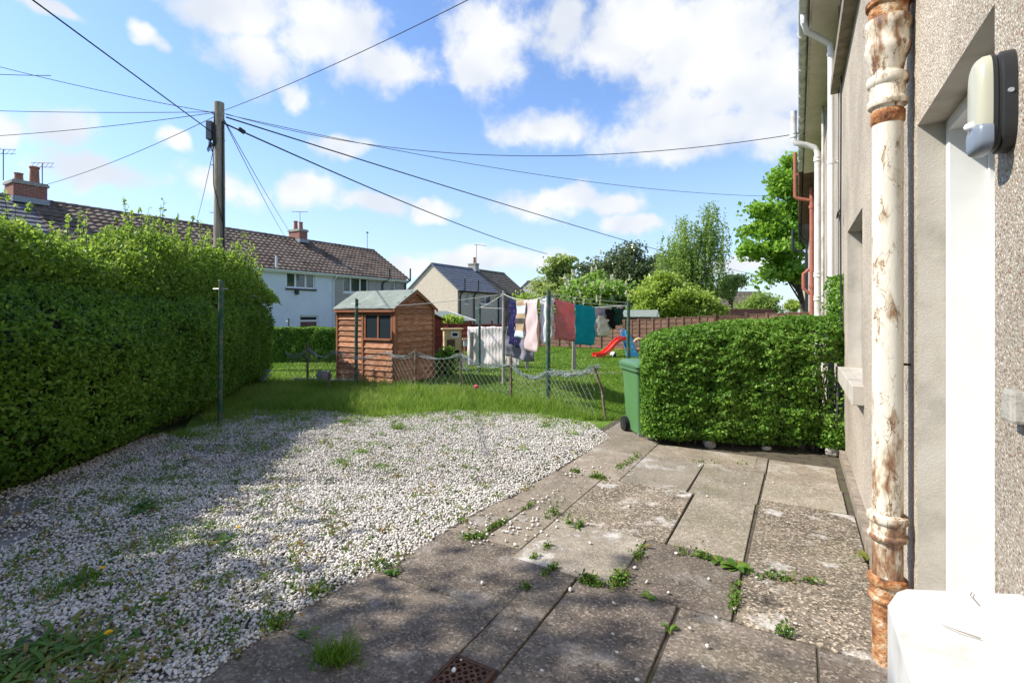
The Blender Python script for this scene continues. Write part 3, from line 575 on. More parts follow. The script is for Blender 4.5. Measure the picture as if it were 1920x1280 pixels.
MB().tube([(6.75, .02, 5.0), (6.74, .025, 3.0), (6.76, .02, .4)], .006, 5).build('wall_cable', M['cable_grey'], hh)
MB().tube([(6.35, .03, 2.62), (6.30, .05, 2.57), (6.37, .06, 2.53), (6.41, .05, 2.60), (6.35, .03, 2.48)], .009, 5).build('cable_knot', M['cable'], hh)
# next houses of the row
h5 = row_house('row_house', 'next house of the right-hand row with brown fascia and red-brown pipes', 14.4, 22.6, [], M['dash3'], M['fascia_brown'], M['fascia_brown'], nb=False)
s = 16.0; bp_ = MB().tube([(s, .10, 5.0), (s, .10, 0)], .055, 10).build('soil_pipe', M['redpipe'], h5, True); bp_['label'] = 'red-brown painted drainpipe'
MB().tube([(s, .50, 6.0), (s, .50, 4.78), (s, .44, 4.72), (s, .12, 4.62)], .05, 10).tube([(s, .50, 5.40), (s, .2, 5.27), (s, .1, 5.22), (s, .10, 4.9)], .045, 10).build('vent_pipe', M['redpipe'], h5, True)
for z in (4.4, 2.2, 1.2): MB().lathe([(.055, 0), (.072, .006), (.072, .09), (.055, .10)], (s, .10, z), 12).build('collar', M['redpipe'], bp_, True)
MB().tube([(s + .02, .14, 2.75), (s, .30, 2.6), (s, .30, 2.2), (s, .14, 2.05)], .045, 8).build('side_bend', M['redpipe'], bp_, True)
h6 = row_house('row_house', 'farther house of the right-hand row with black gutter and black pipes', 22.6, 29.0, [], M['dash3'], M['black'], M['black'], nb=False)
s = 24.5; MB().tube([(s, .62, 5.1), (s, .62, 4.3), (s, .5, 4.2), (s, .12, 4.05), (s, .12, 0)], .06, 8).build('soil_pipe', M['black'], h6, True)
MB().tube([(s + 1.5, .36, 5.0), (s + 1.5, .1, 4.7), (s + 1.5, .1, 0)], .045, 8).build('downpipe', M['black'], h6, True)
h7 = row_house('row_house', 'farthest house of the right-hand row seen as a sliver past the pipes', 62, 78, [(66, 67.2, 3.2, 4.3), (71, 72.2, 3.2, 4.3)], M['dash2'], M['black'], M['black'])
for s in (63, 68.5, 74): MB().tube([(s, .7, 6.0), (s, .7, 4.4), (s, .12, 4.0), (s, .12, 0)], .08, 6).build('soil_pipe', M['black'], h7, True)

# ------------------------------------------------------------------ things on the near wall
lt = thing('security_light', 'black oval wall light with aged cream lens beside the doorway', 'wall light', sn(1.555, WN, 1.985), TH)
def oval(w_, h_, n=28):
    pts = []
    for k in range(n):
        q = 2 * math.pi * k / n; cx, cz = math.cos(q), math.sin(q); e = 2 / 3.4
        pts.append((w_ * math.copysign(abs(cx) ** e, cx), h_ * math.copysign(abs(cz) ** e, cz)))
    return pts
def oval_loft(secs, n=28):
    mb = MB(); o = 0
    for w_, h_, y in secs: mb.v += [(a, y, b) for a, b in oval(w_, h_, n)]
    for i in range(len(secs) - 1):
        for k in range(n): mb.f.append((i * n + k, i * n + (k + 1) % n, (i + 1) * n + (k + 1) % n, (i + 1) * n + k))
    mb.f.append(tuple((len(secs) - 1) * n + k for k in range(n))); return mb
oval_loft([(.052, .113, .0), (.052, .113, .022), (.047, .107, .025), (.047, .107, .030), (.049, .111, .032), (.049, .111, .040)]).build('housing', M['black'], lt, True)
oval_loft([(.0485, .110, .0395), (.048, .109, .052), (.043, .102, .062), (.034, .09, .066)]).build('lens', M['lens'], lt, True)
so_ = oval_loft([(.0495, .036, .038), (.0495, .036, .055), (.044, .032, .064), (.034, .024, .068)]).build('sensor_cover', M['sensor'], lt, True); so_.location = (0, .001, -.078)
MB().lathe([(.011, 0), (.010, .008), (.007, .014), (.001, .017)], (0, 0, 0), 14).build('sensor_dome', M['upvc'], lt, True).matrix_local = Matrix.Translation((0, .064, -.045)) @ Matrix.Rotation(R(-90), 4, 'X')
MB().lathe([(.006, 0), (.005, .003)], (0, 0, 0), 10).build('screw', M['galv'], lt).matrix_local = Matrix.Translation((-.0515, .012, .010)) @ Matrix.Rotation(R(-90), 4, 'Y')
mt = thing('meter_box', 'white meter box with sloping lid at the lower right corner', 'meter box', sn(0, WN), TH)
top = [(.2, .003), (1.470, .003), (1.371, .216), (1.345, .236), (1.278, .26), (.2, .26)]
MB().prism([(a, b, .70) for a, b in top], (0, 0, .20)).build('lid', M['box'], mt, bevel=.004)
MB().prism([(a * .985 + .004, b * .95 + .001, .0) for a, b in top], (0, 0, .698)).build('body', M['box'], mt)
bl_ = MB().box(-.03, .03, .0, .03, -.035, .035).build('bell_box', M['concrete'], bevel=.008); bl_.location = sn(1.47, WN, 1.30); bl_.rotation_euler = (0, 0, TH); tag(bl_, 'small grey bell box on the pebbledash at the right edge', 'bell box')
TW = MB().tube([(0, 0, 0), (.05, .01, .004), (.10, -.004, .0)], [.003, .0025, .001], 5)
for i, (a, b) in enumerate([(1.36, .10), (1.22, .13)]):
    o = MB().tube([(0, 0, 0), (.03, .006, .003), (.055, -.003, .0)], [.0012, .001, .0006], 5).build('twig', M['timber']); o.location = sn(a, WN + b, .904); o.rotation_euler = (0, 0, TH + i * 1.3)
    tag(o, ['thin dry twig lying near the back edge of the white meter box lid', 'thin dry twig in the middle of the white meter box lid', 'smallest dry twig nearest the wall on the white meter box lid'][i], 'twig')

# ------------------------------------------------------------------ leaf scattering
def leafmesh(name, P, size, m, parent, up=.5, out=None, asp=.55, rnd=None, seed=1, fold=.25):
    """P (N,3) leaf centres -> folded rhombic leaves (4 vertices, 2 triangles each)"""
    r = np.random.default_rng(seed); n = len(P); d = r.normal(size=(n, 3)); d /= np.linalg.norm(d, axis=1)[:, None]
    nr = r.normal(size=(n, 3)) * .75 + np.array([0, 0, up])
    if out is not None: nr += out
    nr -= d * (nr * d).sum(1)[:, None]; nr /= np.linalg.norm(nr, axis=1)[:, None] + 1e-9
    s = np.cross(nr, d); L_ = (size * r.uniform(.65, 1.3, n))[:, None] if np.isscalar(size) else size[:, None]
    W = L_ * asp * .5; V = np.empty((n, 4, 3)); V[:, 0] = P - d * L_ * .5; V[:, 2] = P + d * L_ * .5
    V[:, 1] = P + s * W + nr * W * fold; V[:, 3] = P - s * W + nr * W * fold
    i = np.arange(n)[:, None] * 4; T = np.concatenate([i + [0, 1, 2], i + [0, 2, 3]], 0)
    rv = r.uniform(0, 1, n) if rnd is None else rnd
    return npmesh(name, V.reshape(-1, 3), T, m, parent, np.repeat(np.clip(rv, 0, 1), 4))
def bump(x, y, z, s=1.0):
    return (np.sin(x * 2.3 * s + 1.3 * np.sin(z * 1.7 * s)) + np.sin(y * 3.1 * s + 2.1 + 1.1 * np.sin(x * 1.9 * s)) + np.sin(z * 3.7 * s + y * 1.3 * s + .5) + .6 * np.sin(x * 7.1 * s + z * 6.3 * s) + .6 * np.sin(y * 8.3 * s - z * 5.1 * s)) / 4.2

# left clipped hedge: path of its foot, then front face, shoulder, top and end
hp = np.array([(-4.10, .4), (-4.10, 2.2), (-4.02, 4.0), (-4.03, 5.0), (-4.2, 6.0), (-4.42, 7.4), (-4.75, 8.8), (-5.08, 10.0), (-5.2, 10.7)])
hs_ = np.r_[0, np.cumsum(np.linalg.norm(np.diff(hp, axis=0), axis=1))]; HL = hs_[-1]
def hedge_pt(a, c, z):
    x = np.interp(a, hs_, hp[:, 0]); y = np.interp(a, hs_, hp[:, 1]); return np.stack([x - c, y + c * .12, z], -1)
HT = lambda a: 1.86 + .10 * np.sin(a * .9) + .10 * (a / HL)
hl = thing('clipped_hedge', 'long clipped green hedge along the left of the gravel', 'hedge', (0, 0, 0))
n = 84000; a = HL * rng.random(n) ** .85; z = rng.random(n) ** .92 * 1.95; top = HT(a); zz = z / 1.95 * top
c = np.clip((zz - top + .62) / .62, 0, 1) ** 2 * .55 - .10 * np.sin(np.clip(zz / top, 0, 1) * 3.0) + .05
p0 = hedge_pt(a, c, zz); c += bump(p0[:, 0], p0[:, 1], zz, 1.6) * .07 + np.abs(rng.normal(0, .07, n)) + np.where(zz < .28, .22 * (.28 - zz) / .28, 0)
A_ = hedge_pt(a, c, zz)
n2 = 32000; a2 = rng.random(n2) * HL; c2 = rng.random(n2) * 1.2 + .12; t2 = HT(a2); c2 = c2 + .3; z2 = t2 + bump(a2, c2, a2, 1.5) * .10 - np.abs(rng.normal(0, .05, n2)) - np.clip(.7 - c2, 0, 1) * .25
B_ = hedge_pt(a2, c2, z2)
n3 = 9000; c3 = rng.random(n3) * 1.2; z3 = rng.random(n3) * 2.0; C_ = hedge_pt(np.full(n3, HL), c3, z3); C_[:, 1] += .1 + bump(C_[:, 0], C_[:, 1], z3, 1.6) * .08 - np.abs(rng.normal(0, .07, n3)) - np.clip(z3 - 1.7, 0, 1) * .5
P = np.concatenate([A_, B_, C_]); ou = np.concatenate([np.tile([.9, -.1, .1], (n, 1)), np.tile([0, 0, .8], (n2, 1)), np.tile([.2, .9, .1], (n3, 1))])
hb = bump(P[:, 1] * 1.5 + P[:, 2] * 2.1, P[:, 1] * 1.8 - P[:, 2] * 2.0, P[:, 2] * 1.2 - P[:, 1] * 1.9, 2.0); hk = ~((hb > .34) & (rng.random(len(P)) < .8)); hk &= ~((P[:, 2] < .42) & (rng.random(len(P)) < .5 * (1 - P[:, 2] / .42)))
lowf = bump(P[:, 0] * .7, P[:, 1] * .7, P[:, 2] * .9, 1.1)
leafmesh('foliage', P[hk], .046 * rng.uniform(.6, 1.45, hk.sum()), G_HEDGE, hl, .35, ou[hk], seed=2, rnd=(rng.random(len(P)) * .85 + .06 + .28 * lowf)[hk])
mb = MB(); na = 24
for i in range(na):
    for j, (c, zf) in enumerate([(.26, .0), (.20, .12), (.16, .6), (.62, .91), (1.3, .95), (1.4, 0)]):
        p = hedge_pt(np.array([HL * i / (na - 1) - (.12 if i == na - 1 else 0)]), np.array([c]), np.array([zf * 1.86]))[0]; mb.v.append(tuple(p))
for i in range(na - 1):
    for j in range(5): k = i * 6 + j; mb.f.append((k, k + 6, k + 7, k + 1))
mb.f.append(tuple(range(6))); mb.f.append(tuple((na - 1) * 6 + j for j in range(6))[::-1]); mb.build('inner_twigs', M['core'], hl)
# bare stems showing at the foot of the hedge
mb = MB()
for k in range(46):
    a = HL * hsh(k, 5); p = hedge_pt(np.array([a]), np.array([.22 + .2 * hsh(k)]), np.array([0.]))[0]; mb.tube([p, p + np.array([.05 * (hsh(k, 2) - .5), .1 * (hsh(k, 3) - .5), .28]), p + np.array([.12 + .1 * hsh(k, 8) - .2, .2 * (hsh(k, 4) - .5), .55])], [.014, .011, .006], 5)
mb.build('stems', M['bark'], hl)

# overgrown shrub mass behind the hedge
os_ = thing('overgrown_shrub', 'taller untrimmed light green shrub growing behind the clipped left hedge', 'shrub', (0, 0, 0))
PP = []; RR = []; shoots = MB()
yv = np.linspace(1.2, 11.0, 64)
topz = lambda y: np.interp(y, [1, 3, 4.6, 5.4, 6.2, 6.6, 7.1, 7.9, 8.6, 9.3, 10.2, 11.2], [2.5, 2.55, 2.72, 2.5, 2.38, 2.6, 2.82, 2.92, 2.80, 2.84, 2.86, 2.3])
xc = lambda y: np.interp(y, [1, 4, 7.5, 9, 11.2], [-5.4, -5.35, -5.6, -5.75, -6.1])
n = 52000; y = rng.uniform(1, 11.3, n); t = rng.uniform(0, math.pi, n); q = np.sqrt(rng.uniform(.45, 1, n)); tz = topz(y) - .12 + bump(y, y, y, 1.2) * .12
x = xc(y) + np.cos(t) * .85 * q; z = 1.75 + (tz - 1.75) * np.sin(t) * q + bump(x, y, x * 2, 2.2) * .10
PP.append(np.stack([x, y, z], -1)); RR.append(rng.random(n) * .9)
for k in range(330):
    y = 1.2 + 10 * hsh(k, 9); x = xc(y) + (hsh(k, 4) - .5) * 1.4; z = float(topz(y)) - .35 - .25 * abs(x - xc(y)); l = .22 + .55 * hsh(k, 6) ** 2.2; lx, ly = (hsh(k, 7) - .4) * .25, (hsh(k, 8) - .5) * .25
    b0 = np.array([x, y, z]); tip = b0 + [lx, ly, l]; shoots.tube([b0, tip], [.006, .002], 4, False)
    m_ = 34; f = rng.random(m_) ; PP.append(b0 + (tip - b0) * f[:, None] + rng.normal(0, .028, (m_, 3)) * (1.15 - f[:, None] * .7)); RR.append(.45 + .55 * f)
leafmesh('foliage', np.concatenate(PP), .062, G_SHRUB, os_, .5, seed=3, rnd=np.concatenate(RR) * rng.uniform(.6, 1.1, sum(map(len, RR))))
shoots.build('shoots', M['bark'], os_)['kind'] = 'stuff'
mb = MB()
for i in range(20):
    y = 1.2 + i * .49
    for cx, cz in ((-.6, 0), (-.55, .75), (0, .86), (.45, .75), (.5, 0)): mb.v.append((float(xc(y)) + cx, y, 0 if cz == 0 else 1.5 + (float(topz(y)) - 1.75) * cz * .8))
for i in range(19):
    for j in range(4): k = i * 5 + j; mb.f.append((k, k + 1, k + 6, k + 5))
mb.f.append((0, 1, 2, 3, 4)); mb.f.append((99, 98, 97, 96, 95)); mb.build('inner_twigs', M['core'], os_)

# right hedge in front of the wall
rh = thing('garden_hedge', 'dense bright green hedge beside the bin in front of the house wall', 'hedge', (0, 0, 0))
e0 = np.array([1.615, 5.60]); e1 = np.array([3.52, 5.24]); ed = (e1 - e0); el_ = np.linalg.norm(ed); ed /= el_; en = np.array([-ed[1], ed[0]])   # en points away from the camera
def rh_pt(a, b, z): return np.stack([e0[0] + ed[0] * a + en[0] * b, e0[1] + ed[1] * a + en[1] * b, z], -1)
rtop = lambda a: np.interp(a, [-.14, .06, .35, .9, 2.2], [1.14, 1.25, 1.32, 1.39, 1.50])
n = 46000; a = rng.uniform(-.14, el_ + .05, n); zt = rtop(a); z = .06 + (zt - .06) * rng.random(n)
b = np.clip((z - zt + .25) / .25, 0, 1) ** 2 * .20 + np.where(z < .18, (.18 - z) * .9, 0) + np.clip(.12 - a, 0, 1) ** 1.3 * 1.2
p0 = rh_pt(a, b, z); b += bump(p0[:, 0] * 2.0 + z * 1.9, p0[:, 1] * 2 - z * 2.2 + p0[:, 0], z * 1.2 - p0[:, 0] * 1.9, 2.6) * .075 + np.abs(rng.normal(0, .075, n)) - .04
gap = (a > el_ - .26) & (z < .98) & (z > .16); keep = ~(gap & (rng.random(n) < .80)); A_ = rh_pt(a, b, z)[keep]
n2 = 22000; a2 = rng.uniform(-.1, el_ + .02, n2); b2 = rng.random(n2) * .9 + .1; z2 = rtop(a2) + bump(a2 * 2, b2 * 2, a2, 2) * .04 - np.abs(rng.normal(0, .04, n2)) - np.clip(.28 - b2, 0, 1) * .45; B_ = rh_pt(a2, b2, z2)
n3 = 12000; b3 = rng.random(n3) * .95; z3 = .08 + rng.random(n3) * 1.1; C_ = rh_pt(np.full(n3, -.12) + bump(b3, b3, z3, 3) * .05 + np.abs(rng.normal(0, .06, n3)) + np.clip(.15 - b3, 0, 1) * .6 + np.clip(z3 - 1.0, 0, 1) * .5, b3, z3)
# ivy-like shoots climbing the wall and a sprig at the foot
n4 = 2600; z4 = 1.3 + rng.random(n4) ** 1.4 * .62; D_ = rh_pt(el_ - .02 + rng.normal(0, .07, n4) * (2.0 - z4) + .04, .25 + rng.normal(0, .12, n4), z4)
n5 = 1500; E_ = rh_pt(el_ - .12 + rng.normal(0, .07, n5), -.02 + rng.normal(0, .06, n5), .08 + np.abs(rng.normal(0, .12, n5)))
P = np.concatenate([A_, B_, C_, D_, E_]); fo = np.array([-en[0], -en[1], .25]) * .9
ou = np.concatenate([np.tile(fo, (len(A_), 1)), np.tile([0, 0, .8], (n2, 1)), np.tile([-.9, 0, .2], (n3, 1)), np.tile([-.3, -.6, .2], (n4 + n5, 1))])
hb = bump(P[:, 0] * 2.6 + P[:, 2] * 2.9, P[:, 1] * 3 - P[:, 2] * 3.3 + P[:, 0] * 2, P[:, 2] * 1.6 - P[:, 0] * 3.1, 2.6); hk = ~((hb > .36) & (P[:, 2] < 1.2) & (rng.random(len(P)) < .85)); hk &= ~((P[:, 2] < .3) & (rng.random(len(P)) < .6 * (1 - P[:, 2] / .3)))
lowf = bump(P[:, 0] * 1.6, P[:, 1] * 1.6, P[:, 2] * 1.9, 1.4)
leafmesh('foliage', P[hk], .037 * rng.uniform(.6, 1.45, hk.sum()), G_HEDGE2, rh, .45, ou[hk], asp=.62, seed=4, rnd=(rng.random(len(P)) * .9 + .04 + .25 * lowf)[hk])
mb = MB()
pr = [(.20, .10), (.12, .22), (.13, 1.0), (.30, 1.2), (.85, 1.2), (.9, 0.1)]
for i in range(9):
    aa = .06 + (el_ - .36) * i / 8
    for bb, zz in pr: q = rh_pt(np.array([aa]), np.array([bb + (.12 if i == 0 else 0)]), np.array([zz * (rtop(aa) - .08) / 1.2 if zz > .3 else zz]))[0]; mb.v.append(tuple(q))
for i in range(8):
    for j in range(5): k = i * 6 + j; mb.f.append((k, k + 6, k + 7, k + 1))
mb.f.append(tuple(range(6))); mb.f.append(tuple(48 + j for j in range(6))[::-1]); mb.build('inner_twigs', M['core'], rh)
mb = MB()
for k in range(60):
    aa = el_ * hsh(k, 1.1) if k < 34 else el_ - .3 * hsh(k, 1.3); p = rh_pt(np.array([aa]), np.array([.10 + .25 * hsh(k, 2.2)]), np.array([0.]))[0]; h_ = .35 if k < 34 else .9
    mb.tube([p, p + np.array([.08 * (hsh(k, 3) - .5), .06 * (hsh(k, 4) - .5), h_ * .5]), p + np.array([.22 * (hsh(k, 5) - .5), .12 * (hsh(k, 6) - .5), h_])], [.012, .009, .004], 5)
mb.build('stems', M['bark'], rh)
def stone(name, label, p, r, m, seed):
    v = []; rr = random.Random(seed); mb = MB(); n = 9
    for i, (ph) in enumerate((-.9, -.35, .25, .8)):
        for k in range(n):
            q = 2 * math.pi * k / n; s = rr.uniform(.82, 1.12); mb.v.append((r[0] * math.cos(ph) * math.cos(q) * s, r[1] * math.cos(ph) * math.sin(q) * s, r[2] * (math.sin(ph) * s + .72)))
    for i in range(3):
        for k in range(n): mb.f.append((i * n + k, i * n + (k + 1) % n, (i + 1) * n + (k + 1) % n, (i + 1) * n + k))
    mb.f.append(tuple(range(n))[::-1]); mb.f.append(tuple(3 * n + k for k in range(n)))
    o = mb.build(name, m); o.location = p; return tag(o, label, 'stone')
stone('stone', 'grey rubble stone under the left half of the bright hedge', (*gp(1330, 839), 0), (.07, .06, .06), M['concrete'], 1)
stone('stone', 'buff stone at the patio edge under the middle of the bright hedge', (*gp(1437, 843), 0), (.06, .05, .03), M['render'], 2)
stone('stone', 'grey stone in the corner where the bright hedge meets the wall', (*gp(1560, 855), 0), (.07, .05, .06), M['concrete'], 3)
stone('stone', 'large pale rounded stone behind the sagging wire fence', (*gp(608, 716), 0), (.17, .13, .17), M['concrete'], 4)

# low hedge beyond the wire fence on the left, and its wall
lh = thing('low_hedge', 'low square hedge behind the wire fence left of the shed', 'hedge', (0, 0, 0))
n = 26000; x = rng.uniform(-8.2, -4.6, n); z = rng.random(n) * 1.05; y0 = 15.2; f = rng.random(n) < .6
y = np.where(f, y0 + bump(x, x, z, 2) * .08 + np.abs(rng.normal(0, .07, n)), y0 + rng.random(n) * 1.1); z = np.where(f, z, 1.04 + bump(x, y, x, 2) * .05)
leafmesh('foliage', np.stack([x, y, z], -1), .06, G_HEDGE2, lh, .6, np.where(f[:, None], [[0, -.8, .1]], [[0, 0, .7]]), seed=5)
MB().box(-8.1, -4.65, 15.32, 16.2, 0, .98).build('inner_twigs', M['core'], lh)
bw = MB().box(-11, -4.0, 18.0, 18.2, 0, .95).box(-11.02, -3.98, 17.97, 18.23, .952, 1.0).build('garden_wall', M['brick']); tag(bw, 'low red brick wall top showing behind the low square hedge', 'wall')
rw = MB().box(12.0, 16.4, 31, 31.25, 0, 1.72).box(11.98, 16.42, 30.97, 31.28, 1.722, 1.80).build('garden_wall', M['brick']); tag(rw, 'red brick garden wall beyond the fence gate', 'wall')

# ------------------------------------------------------------------ trees
def tree(name, label, base, trunk_r, blobs, nleaf, size, m, clumps=90, cr=.45, seed=1, limbs=14, extra=None, hang=0, lean=(0, 0), group=None, cat='tree', shell=.55, gap=.0):
    r = np.random.default_rng(seed); t = thing(name, label, cat, (base[0], base[1], 0), 0, group); b0 = np.array([0, 0, 0.]); cc = []
    wts = np.array([b[3] * b[4] * b[5] for b in blobs]) ** .7; wts /= wts.sum()
    for k in range(clumps):
        b = blobs[r.choice(len(blobs), p=wts)]; d = r.normal(size=3); d /= np.linalg.norm(d); q = (shell + (1 - shell) * r.random()) if r.random() < .8 else r.random() * .6
        cc.append(np.array(b[:3]) + d * q * np.array(b[3:6]) - [base[0], base[1], 0])
    cc = np.array(cc); per = nleaf // clumps; P = []; Rn = []
    for c in cc:
        s = cr * r.uniform(.55, 1.25); d = np.clip(r.normal(size=(per, 3)), -1.9, 1.9) * s * [1, 1, .62]; tone = r.uniform(-.22, .22)
        if hang:
            nst = 7; st = c + r.normal(size=(nst, 3)) * s * [.9, .9, .4]; k = r.integers(0, nst, per); f = r.random(per) ** .8
            pt = st[k] + np.stack([r.normal(0, .05, per) + f * .22 * (st[k, 0] - c[0]), r.normal(0, .05, per), -f * hang * r.uniform(.5, 1.2, nst)[k]], -1)
        else: pt = c + d
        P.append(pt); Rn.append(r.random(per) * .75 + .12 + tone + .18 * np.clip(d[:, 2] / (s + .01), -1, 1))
    P = np.concatenate(P); Rn = np.concatenate(Rn)
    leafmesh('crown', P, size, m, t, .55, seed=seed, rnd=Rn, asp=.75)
    zc = cc[:, 2]; top = np.array([lean[0], lean[1], np.percentile(zc, 60)]); mb = MB()
    mid = b0 * .5 + top * .5 + np.array([.08 * top[2] * (r.random() - .5), 0, 0]); mb.tube([b0 - [0, 0, .1], b0 + [0, 0, .3], mid, top], [trunk_r * 1.35, trunk_r, trunk_r * .7, trunk_r * .3], 9)
    for k in r.choice(len(cc), min(limbs, len(cc)), replace=False):
        e = cc[k]; f = np.clip((e[2] / top[2]) * .55, .15, .9); s = (b0 + (mid - b0) * f * 2) if f < .5 else (mid + (top - mid) * (f - .5) * 2); m2 = s * .45 + e * .55 + [0, 0, .12 * np.linalg.norm(e - s)]
        mb.tube([s, m2, e], [trunk_r * .38, trunk_r * .2, trunk_r * .06], 6)
    mb.build('trunk', M['bark'], t, True)
    if extra: extra(t, cc, r)
    return t
def bl(px, py, Y, hw, hh_, dy=None):       # crown blob from photo column / row and half sizes at distance Y
    p = at(px, py, Y); return (p.x, p.y, p.z, hw / F * Y, (dy or hw) / F * Y, hh_ / F * Y)
tree('maple_tree', 'bright green maple whose crown leans out beside the red-brown pipes', (19.75, 33.0), .2, [bl(1500, 305, 31, 24, 26), bl(1475, 345, 31, 34, 24), bl(1490, 400, 32, 42, 40), bl(1432, 395, 30, 26, 16), bl(1440, 430, 30, 50, 18), bl(1405, 466, 29, 26, 13), bl(1450, 470, 30, 48, 20), bl(1480, 505, 31, 42, 22), bl(1505, 450, 32, 30, 70), bl(1440, 520, 30, 20, 10)], 15000, .27, G_MAPLE, 250, .34, 11, 26, lean=(-2.2, -1), shell=.5)
tree('birch_tree', 'tall weeping birch with drooping twigs above the fence gate', (at(1306, 588, 40).x, 40), .17, [bl(1336, 388, 40, 14, 16), bl(1330, 430, 40, 26, 34), bl(1288, 412, 40, 26, 20), bl(1270, 455, 40, 34, 34), bl(1345, 455, 40, 16, 30), bl(1290, 480, 40, 44, 30), bl(1325, 520, 40, 36, 36), bl(1290, 545, 39, 54, 28), bl(1250, 500, 40, 22, 34)], 34000, .15, G_BIRCH, 230, .46, 12, 20, hang=2.3, shell=.4)
tree('dark_tree', 'dark evergreen tree rising left of the birch', (at(1190, 588, 52).x, 52), .3, [bl(1180, 500, 52, 42, 40), bl(1160, 530, 52, 45, 40), bl(1205, 540, 52, 40, 50), bl(1225, 500, 53, 20, 30)], 15000, .30, G_DARK, 130, .55, 13)
tree('dark_tree', 'smaller dark tree between the pale sycamore and the tall evergreen', (at(1108, 588, 54).x, 54), .25, [bl(1105, 515, 54, 26, 32), bl(1128, 525, 54, 26, 34), bl(1100, 555, 54, 34, 30)], 8000, .30, G_DARK, 80, .5, 14)
tree('sycamore_tree', 'pale yellow-green tree with open crown behind the green washing post', (at(1040, 588, 34).x, 34), .14, [bl(1045, 500, 34, 30, 30), bl(1062, 490, 34, 20, 22), bl(1025, 545, 34, 28, 35), bl(1050, 545, 34, 34, 34)], 5200, .22, G_SYC, 85, .26, 15)
def blossoms(t, cc, r):
    sel = cc[r.choice(len(cc), 150)]; P = []
    for c in sel:
        q = c + r.normal(size=3) * .35 + [0, -.4, .3]; n_ = 26; f = r.random(n_); P.append(q + np.stack([r.normal(0, .045, n_) * (1.2 - f), r.normal(0, .045, n_) * (1.2 - f), f * .34], -1))
    leafmesh('blossom', np.concatenate(P), .10, G_FLOWER, t, .3, seed=77, asp=.9)
tree('chestnut_tree', 'rounded horse chestnut with white flower candles behind the washing', (at(1120, 588, 31).x, 31), .2, [bl(1118, 548, 31, 58, 34), bl(1085, 568, 31, 40, 26), bl(1155, 565, 31, 34, 30), bl(1110, 585, 31, 60, 22)], 13000, .24, G_CHEST, 120, .36, 16, extra=blossoms)
tree('lime_bush', 'big yellow-green bush in front of the birch behind the fence', (at(1250, 588, 28).x, 28), .1, [bl(1250, 560, 28, 50, 42), bl(1215, 575, 28, 26, 34), bl(1290, 570, 28, 42, 30), bl(1240, 530, 28, 26, 22), bl(1325, 580, 28, 30, 18)], 14000, .18, G_LIME, 130, .30, 17, cat='bush')
tree('bush', 'grey-green bush in front of the far tiled roof near the gate', (at(1425, 588, 44).x, 44), .08, [bl(1425, 568, 44, 28, 20), bl(1412, 575, 44, 26, 12), bl(1440, 573, 44, 18, 14)], 4500, .22, G_BIRCH, 60, .36, 18, cat='bush')
tree('bush', 'pale branch-thin bush right of the birch above the gate', (at(1372, 588, 41).x, 41), .1, [bl(1372, 528, 41, 20, 14), bl(1388, 526, 41, 10, 8), bl(1360, 545, 41, 16, 20)], 2600, .22, G_SYC, 34, .32, 19, cat='bush')
tree('bush', 'small round yellow-green bush between the red shed and the outbuilding', (at(846, 600, 26).x, 26), .05, [bl(846, 602, 26, 15, 11)], 2600, .12, G_LIME, 40, .16, 20, cat='bush')
tree('bush', 'low green bush behind the left end of the clothes line', (at(985, 588, 30).x, 30), .08, [bl(985, 572, 30, 22, 18), bl(1010, 580, 30, 26, 22)], 4500, .18, G_LIME, 60, .28, 22, cat='bush')
tree('bush', 'tiny light bush by the farthest house of the right row', (at(1486, 580, 45).x, 45), .05, [bl(1486, 572, 45, 13, 11)], 1200, .2, G_LIME, 20, .25, 23, cat='bush')
tree('bush', 'dark bush growing against the right side of the shed', (-1.62, 12.1), .03, [(-1.62, 12.1, .35, .22, .3, .42)], 2200, .07, G_HEDGE, 30, .12, 24, cat='bush')
tree('garden_tree', 'leafy tree left of the camera that dapples the patio with shade', (-7.6, .4), .16, [(-7.6, .9, 6.6, 1.4, 1.5, 1.3), (-7.4, 1.1, 5.6, 1.5, 1.5, 1.4), (-7.3, 2.0, 3.7, 1.2, 1.1, 1.0), (-7.2, -.6, 5.2, 1.6, 1.4, 2.0), (-7.4, -2.0, 5.4, 1.5, 1.3, 1.6), (-7.0, .7, 3.6, 1.3, 1.6, 1.2), (-7.1, 2.1, 4.0, 1.2, 1.0, 1.1), (-6.6, 1.1, 4.6, 1.2, 1.3, 1.2)], 44000, .13, G_MAPLE, 290, .38, 21)

# ------------------------------------------------------------------ grass, gravel, weeds
def inside(poly, x, y):
    r = np.zeros(len(x), bool); n = len(poly)
    for i in range(n):
        x0, y0 = poly[i]; x1, y1 = poly[(i + 1) % n]; cnd = ((y0 > y) != (y1 > y)); r ^= cnd & (x < (x1 - x0) * (y - y0) / (y1 - y0 + 1e-12) + x0)
    return r
def blades(name, x, y, h, wd, m, seed, lean=.5, parent=None, rn=None, z0=-.01):
    r = np.random.default_rng(seed); n = len(x); q = r.uniform(0, 2 * math.pi, n); dx, dy = np.cos(q), np.sin(q); l = h * lean * r.uniform(.1, 1.2, n); q2 = r.uniform(0, 2 * math.pi, n)
    B = np.stack([x, y, np.full(n, z0) if np.isscalar(z0) else z0], -1); V = np.empty((n, 3, 3)); V[:, 0] = B + np.stack([dx * wd, dy * wd, 0 * x], -1); V[:, 1] = B - np.stack([dx * wd, dy * wd, 0 * x], -1)
    V[:, 2] = B + np.stack([np.cos(q2) * l, np.sin(q2) * l, h], -1); T = np.arange(3 * n).reshape(n, 3)
    return npmesh(name, V.reshape(-1, 3), T, m, parent, np.repeat(r.random(n) * .8 if rn is None else rn, 3))
n = 230000; y = 7.0 * (24 / 7.0) ** rng.random(n); x = rng.uniform(-.62, .40, n) * y
